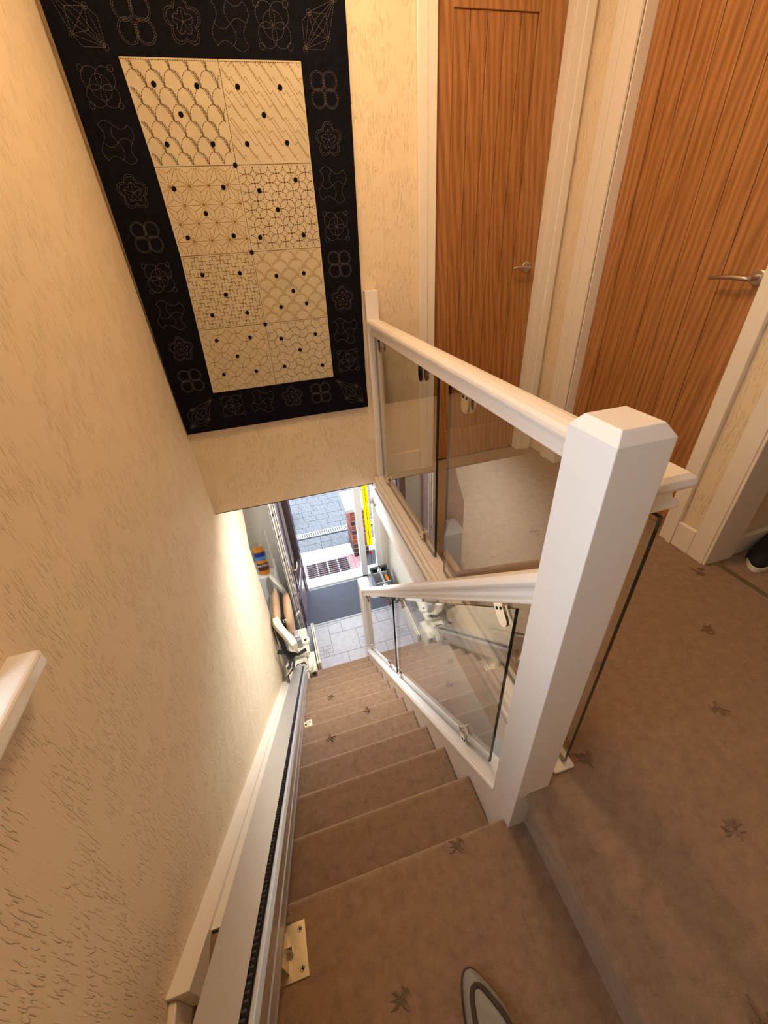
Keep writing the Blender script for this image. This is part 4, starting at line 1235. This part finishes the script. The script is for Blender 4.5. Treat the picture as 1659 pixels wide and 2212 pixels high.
# pendant shade under the hall ceiling
ph = thing('pendant_lamp', (.765, 3.02, -.055), 'mauve fluted pendant shade hanging under the hall ceiling', 'lamp')
m = MB(); n = 60; vs = []; rows = [(-.53, .095), (-.56, .112), (-.62, .118), (-.70, .122)]
for z, rr in rows:
    for i in range(n):
        a = 2*PI*i/n; q = rr*(1+.05*math.cos(10*a)); zz = z+(.008*math.cos(10*a) if z in (-.53, -.70) else 0)*(1 if z == -.53 else -1)
        vs.append((.765+q*math.cos(a), 3.02+q*math.sin(a), zz))
fs = [(k*n+i, k*n+(i+1) % n, (k+1)*n+(i+1) % n, (k+1)*n+i) for k in range(3) for i in range(n)]
m.add(vs, fs); o = m.build('shade', 'shade', ph, smooth=True); md = o.modifiers.new('solid', 'SOLIDIFY'); md.thickness = .003
m = MB(); m.tube([(.765, 3.02, -.055), (.765, 3.02, -.56)], .003, 6); m.build('cord', 'white_print', ph)
m = MB(); m.lathe([(.03, -.056), (.03, -.075), (.01, -.09)], (.765, 3.02, 0), 'z', 16); m.build('ceiling_rose', 'white_print', ph)
m = MB(); m.lathe([(.012, -.56), (.015, -.59), (.028, -.62), (.028, -.635), (.012, -.66)], (.765, 3.02, 0), 'z', 16); m.build('bulb', 'white_print', ph)
m = MB()
for k in range(3):
    a = 2*PI*k/3; m.tube([(.765, 3.02, -.56), (.765+.112*math.cos(a), 3.02+.112*math.sin(a), -.56)], .002, 5)
m.build('shade_carrier', 'white_print', ph)

# added fill light and its fixture, out of view, brightening the lower treads
fl = thing('hall_fill_lamp', (.36, 2.44, -.055), 'added white disc carrying an unseen fill light over the foot of the stairs', 'lamp')
m = MB(); m.lathe([(.11, -.056), (.11, -.075), (.09, -.085)], (.36, 2.44, 0), 'z', 24); m.build('lamp_base', 'white_print', fl)
hl2 = bpy.data.lights.new('stair_foot_fill', 'AREA'); hl2.energy = STAIRFOOT_FILL_W; hl2.color = (.95, .96, 1.0); hl2.shape = 'DISK'; hl2.size = .20
ho2 = bpy.data.objects.new('stair_foot_fill_light', hl2); COL.objects.link(ho2); ho2.location = (.36, 2.44, -.087)
attach(ho2, fl)

# landing ceiling lamp (above the frame)
cl = thing('ceiling_lamp', (.42, 1.30, 2.45), 'opal flush ceiling lamp over the stairwell', 'lamp')
m = MB(); m.lathe([(.14, 2.449), (.14, 2.425), (.125, 2.415)], (.42, 1.30, 0), 'z', 28); m.build('lamp_base', 'white_print', cl)
l = bpy.data.lights.new('landing_lamp', 'POINT'); l.energy = LAMP_W; l.color = (1.0, .655, .355); l.shadow_soft_size = .09
lo = bpy.data.objects.new('landing_lamp_light', l); COL.objects.link(lo); lo.location = (.42, 1.30, 2.32)
attach(lo, cl)

# ================================================================ SHOES
def shoe_outline(L, W, n=40, toe=.9):
    pts = []
    for i in range(n):
        a = 2*PI*i/n; t = (1+math.cos(a))/2      # 1 = toe
        wv = W/2*(.66+.34*math.exp(-((t-.68)/.24)**2))
        pts.append((math.cos(a)*L/2, wv*math.copysign(abs(math.sin(a))**.8, math.sin(a))))
    return pts
def make_shoe(root, M4, L, W, upper, foxing, toe, extra=None):
    out = shoe_outline(L, W)
    def place(x, y, z): return M4 @ Vector((x, y, z))
    def loft(name, levels, mat, parent=root, smooth=True):
        mb = MB(); n = len(out); vs = []
        for z, sx, sy, ox in levels:
            for x, y in out:
                zz = z(x) if callable(z) else z
                vs.append(place(x*sx+ox, y*sy, zz))
        K = len(levels)
        fs = [(k*n+i, k*n+(i+1) % n, (k+1)*n+(i+1) % n, (k+1)*n+i) for k in range(K-1) for i in range(n)]+[tuple(reversed(range(n))), tuple((K-1)*n+i for i in range(n))]
        mb.add(vs, fs); return mb.build(name, mat, parent, smooth=smooth)
    loft('sole', [(.0008, .97, .97, 0), (.006, 1, 1, 0), (.024, 1.0, 1.0, 0), (.026, .985, .98, 0)], foxing, smooth=False)
    top = lambda f0: (lambda x: .026+f0*(.035+.03*max(0, min(1, (.35*L-x)/(.6*L)))))
    up = loft('upper', [(.026, .975, .965, 0), (top(.45), .955, .93, 0), (top(.8), .88, .80, -.004), (top(.97), .74, .60, -.008), (top(1.0), .60, .42, -.010)], upper)
    return up, place
g = thing('shoe', (.19, .03, -.2), 'grey shoe with a dark brown trim line standing on the quarter landing', 'shoe')
A = math.radians(97)
M4 = Matrix.Translation((.176, .010, -.2)) @ Matrix.Rotation(A, 4, 'Z')
up, place = make_shoe(g, M4, .285, .108, 'shoe_grey', 'shoe_brown', 'shoe_grey')
out = shoe_outline(.285, .108)
mb = MB(); path = []
for i in range(-13, 14):
    x, y = out[i % len(out)]; path.append(place(x*.80-.006, y*.70, .026+.92*(.035+.03*max(0, min(1, (.35*.285-x*.8)/(.6*.285))))))
mb.tube(path, .0055, 8); mb.build('toe_trim', 'shoe_brown', up, smooth=True)
mb = MB(); n = 20; vs = []
for rr, zo in ((1.0, .0), (1.06, .006), (.90, .010), (.80, -.012)):
    for i in range(n):
        a = 2*PI*i/n; vs.append(place(-.062+.062*rr*math.cos(a), .026*rr*math.sin(a), .088+zo))
fs = [(k*n+i, k*n+(i+1) % n, (k+1)*n+(i+1) % n, (k+1)*n+i) for k in range(3) for i in range(n)]
mb.add(vs, fs+[tuple(3*n+i for i in range(n))]); mb.build('collar', 'shoe_brown', up, smooth=True)
g = thing('canvas_shoe', (1.88, .84, 0), 'black canvas shoe with a pale star and white toe in the room past the doorway', 'shoe')
M4 = Matrix.Translation((1.905, .855, 0)) @ Matrix.Rotation(math.radians(205), 4, 'Z')
up, place = make_shoe(g, M4, .27, .10, 'shoe_black', 'shoe_black', 'shoe_black')
mb = MB(); vs = []
out = shoe_outline(.272, .102)
idx = list(range(-6, 7))
for z in (.002, .022):
    for i in idx: vs.append(place(out[i % 40][0]*1.0+.003, out[i % 40][1], z))
n = len(idx); fs = [(i, i+1, n+i+1, n+i) for i in range(n-1)]
for i in idx: vs.append(place(out[i % 40][0]*.8, out[i % 40][1]*.8, .034))
fs += [(n+i, n+i+1, 2*n+i+1, 2*n+i) for i in range(n-1)]
mb.add(vs, fs); mb.build('toe_cap', 'shoe_white', up)
mb = MB(); pts = []
for k in range(10):
    a = PI/2+2*PI*k/10; rr = .026 if k % 2 == 0 else .011; pts.append((rr*math.cos(a), rr*math.sin(a)))
mb.prism(pts, lambda p: place(.045+p[0], .0515-p[1]*.25, .046+p[1]), lambda p: place(.045+p[0], .0535-p[1]*.25, .048+p[1])); mb.build('star', 'grey_plastic', up)
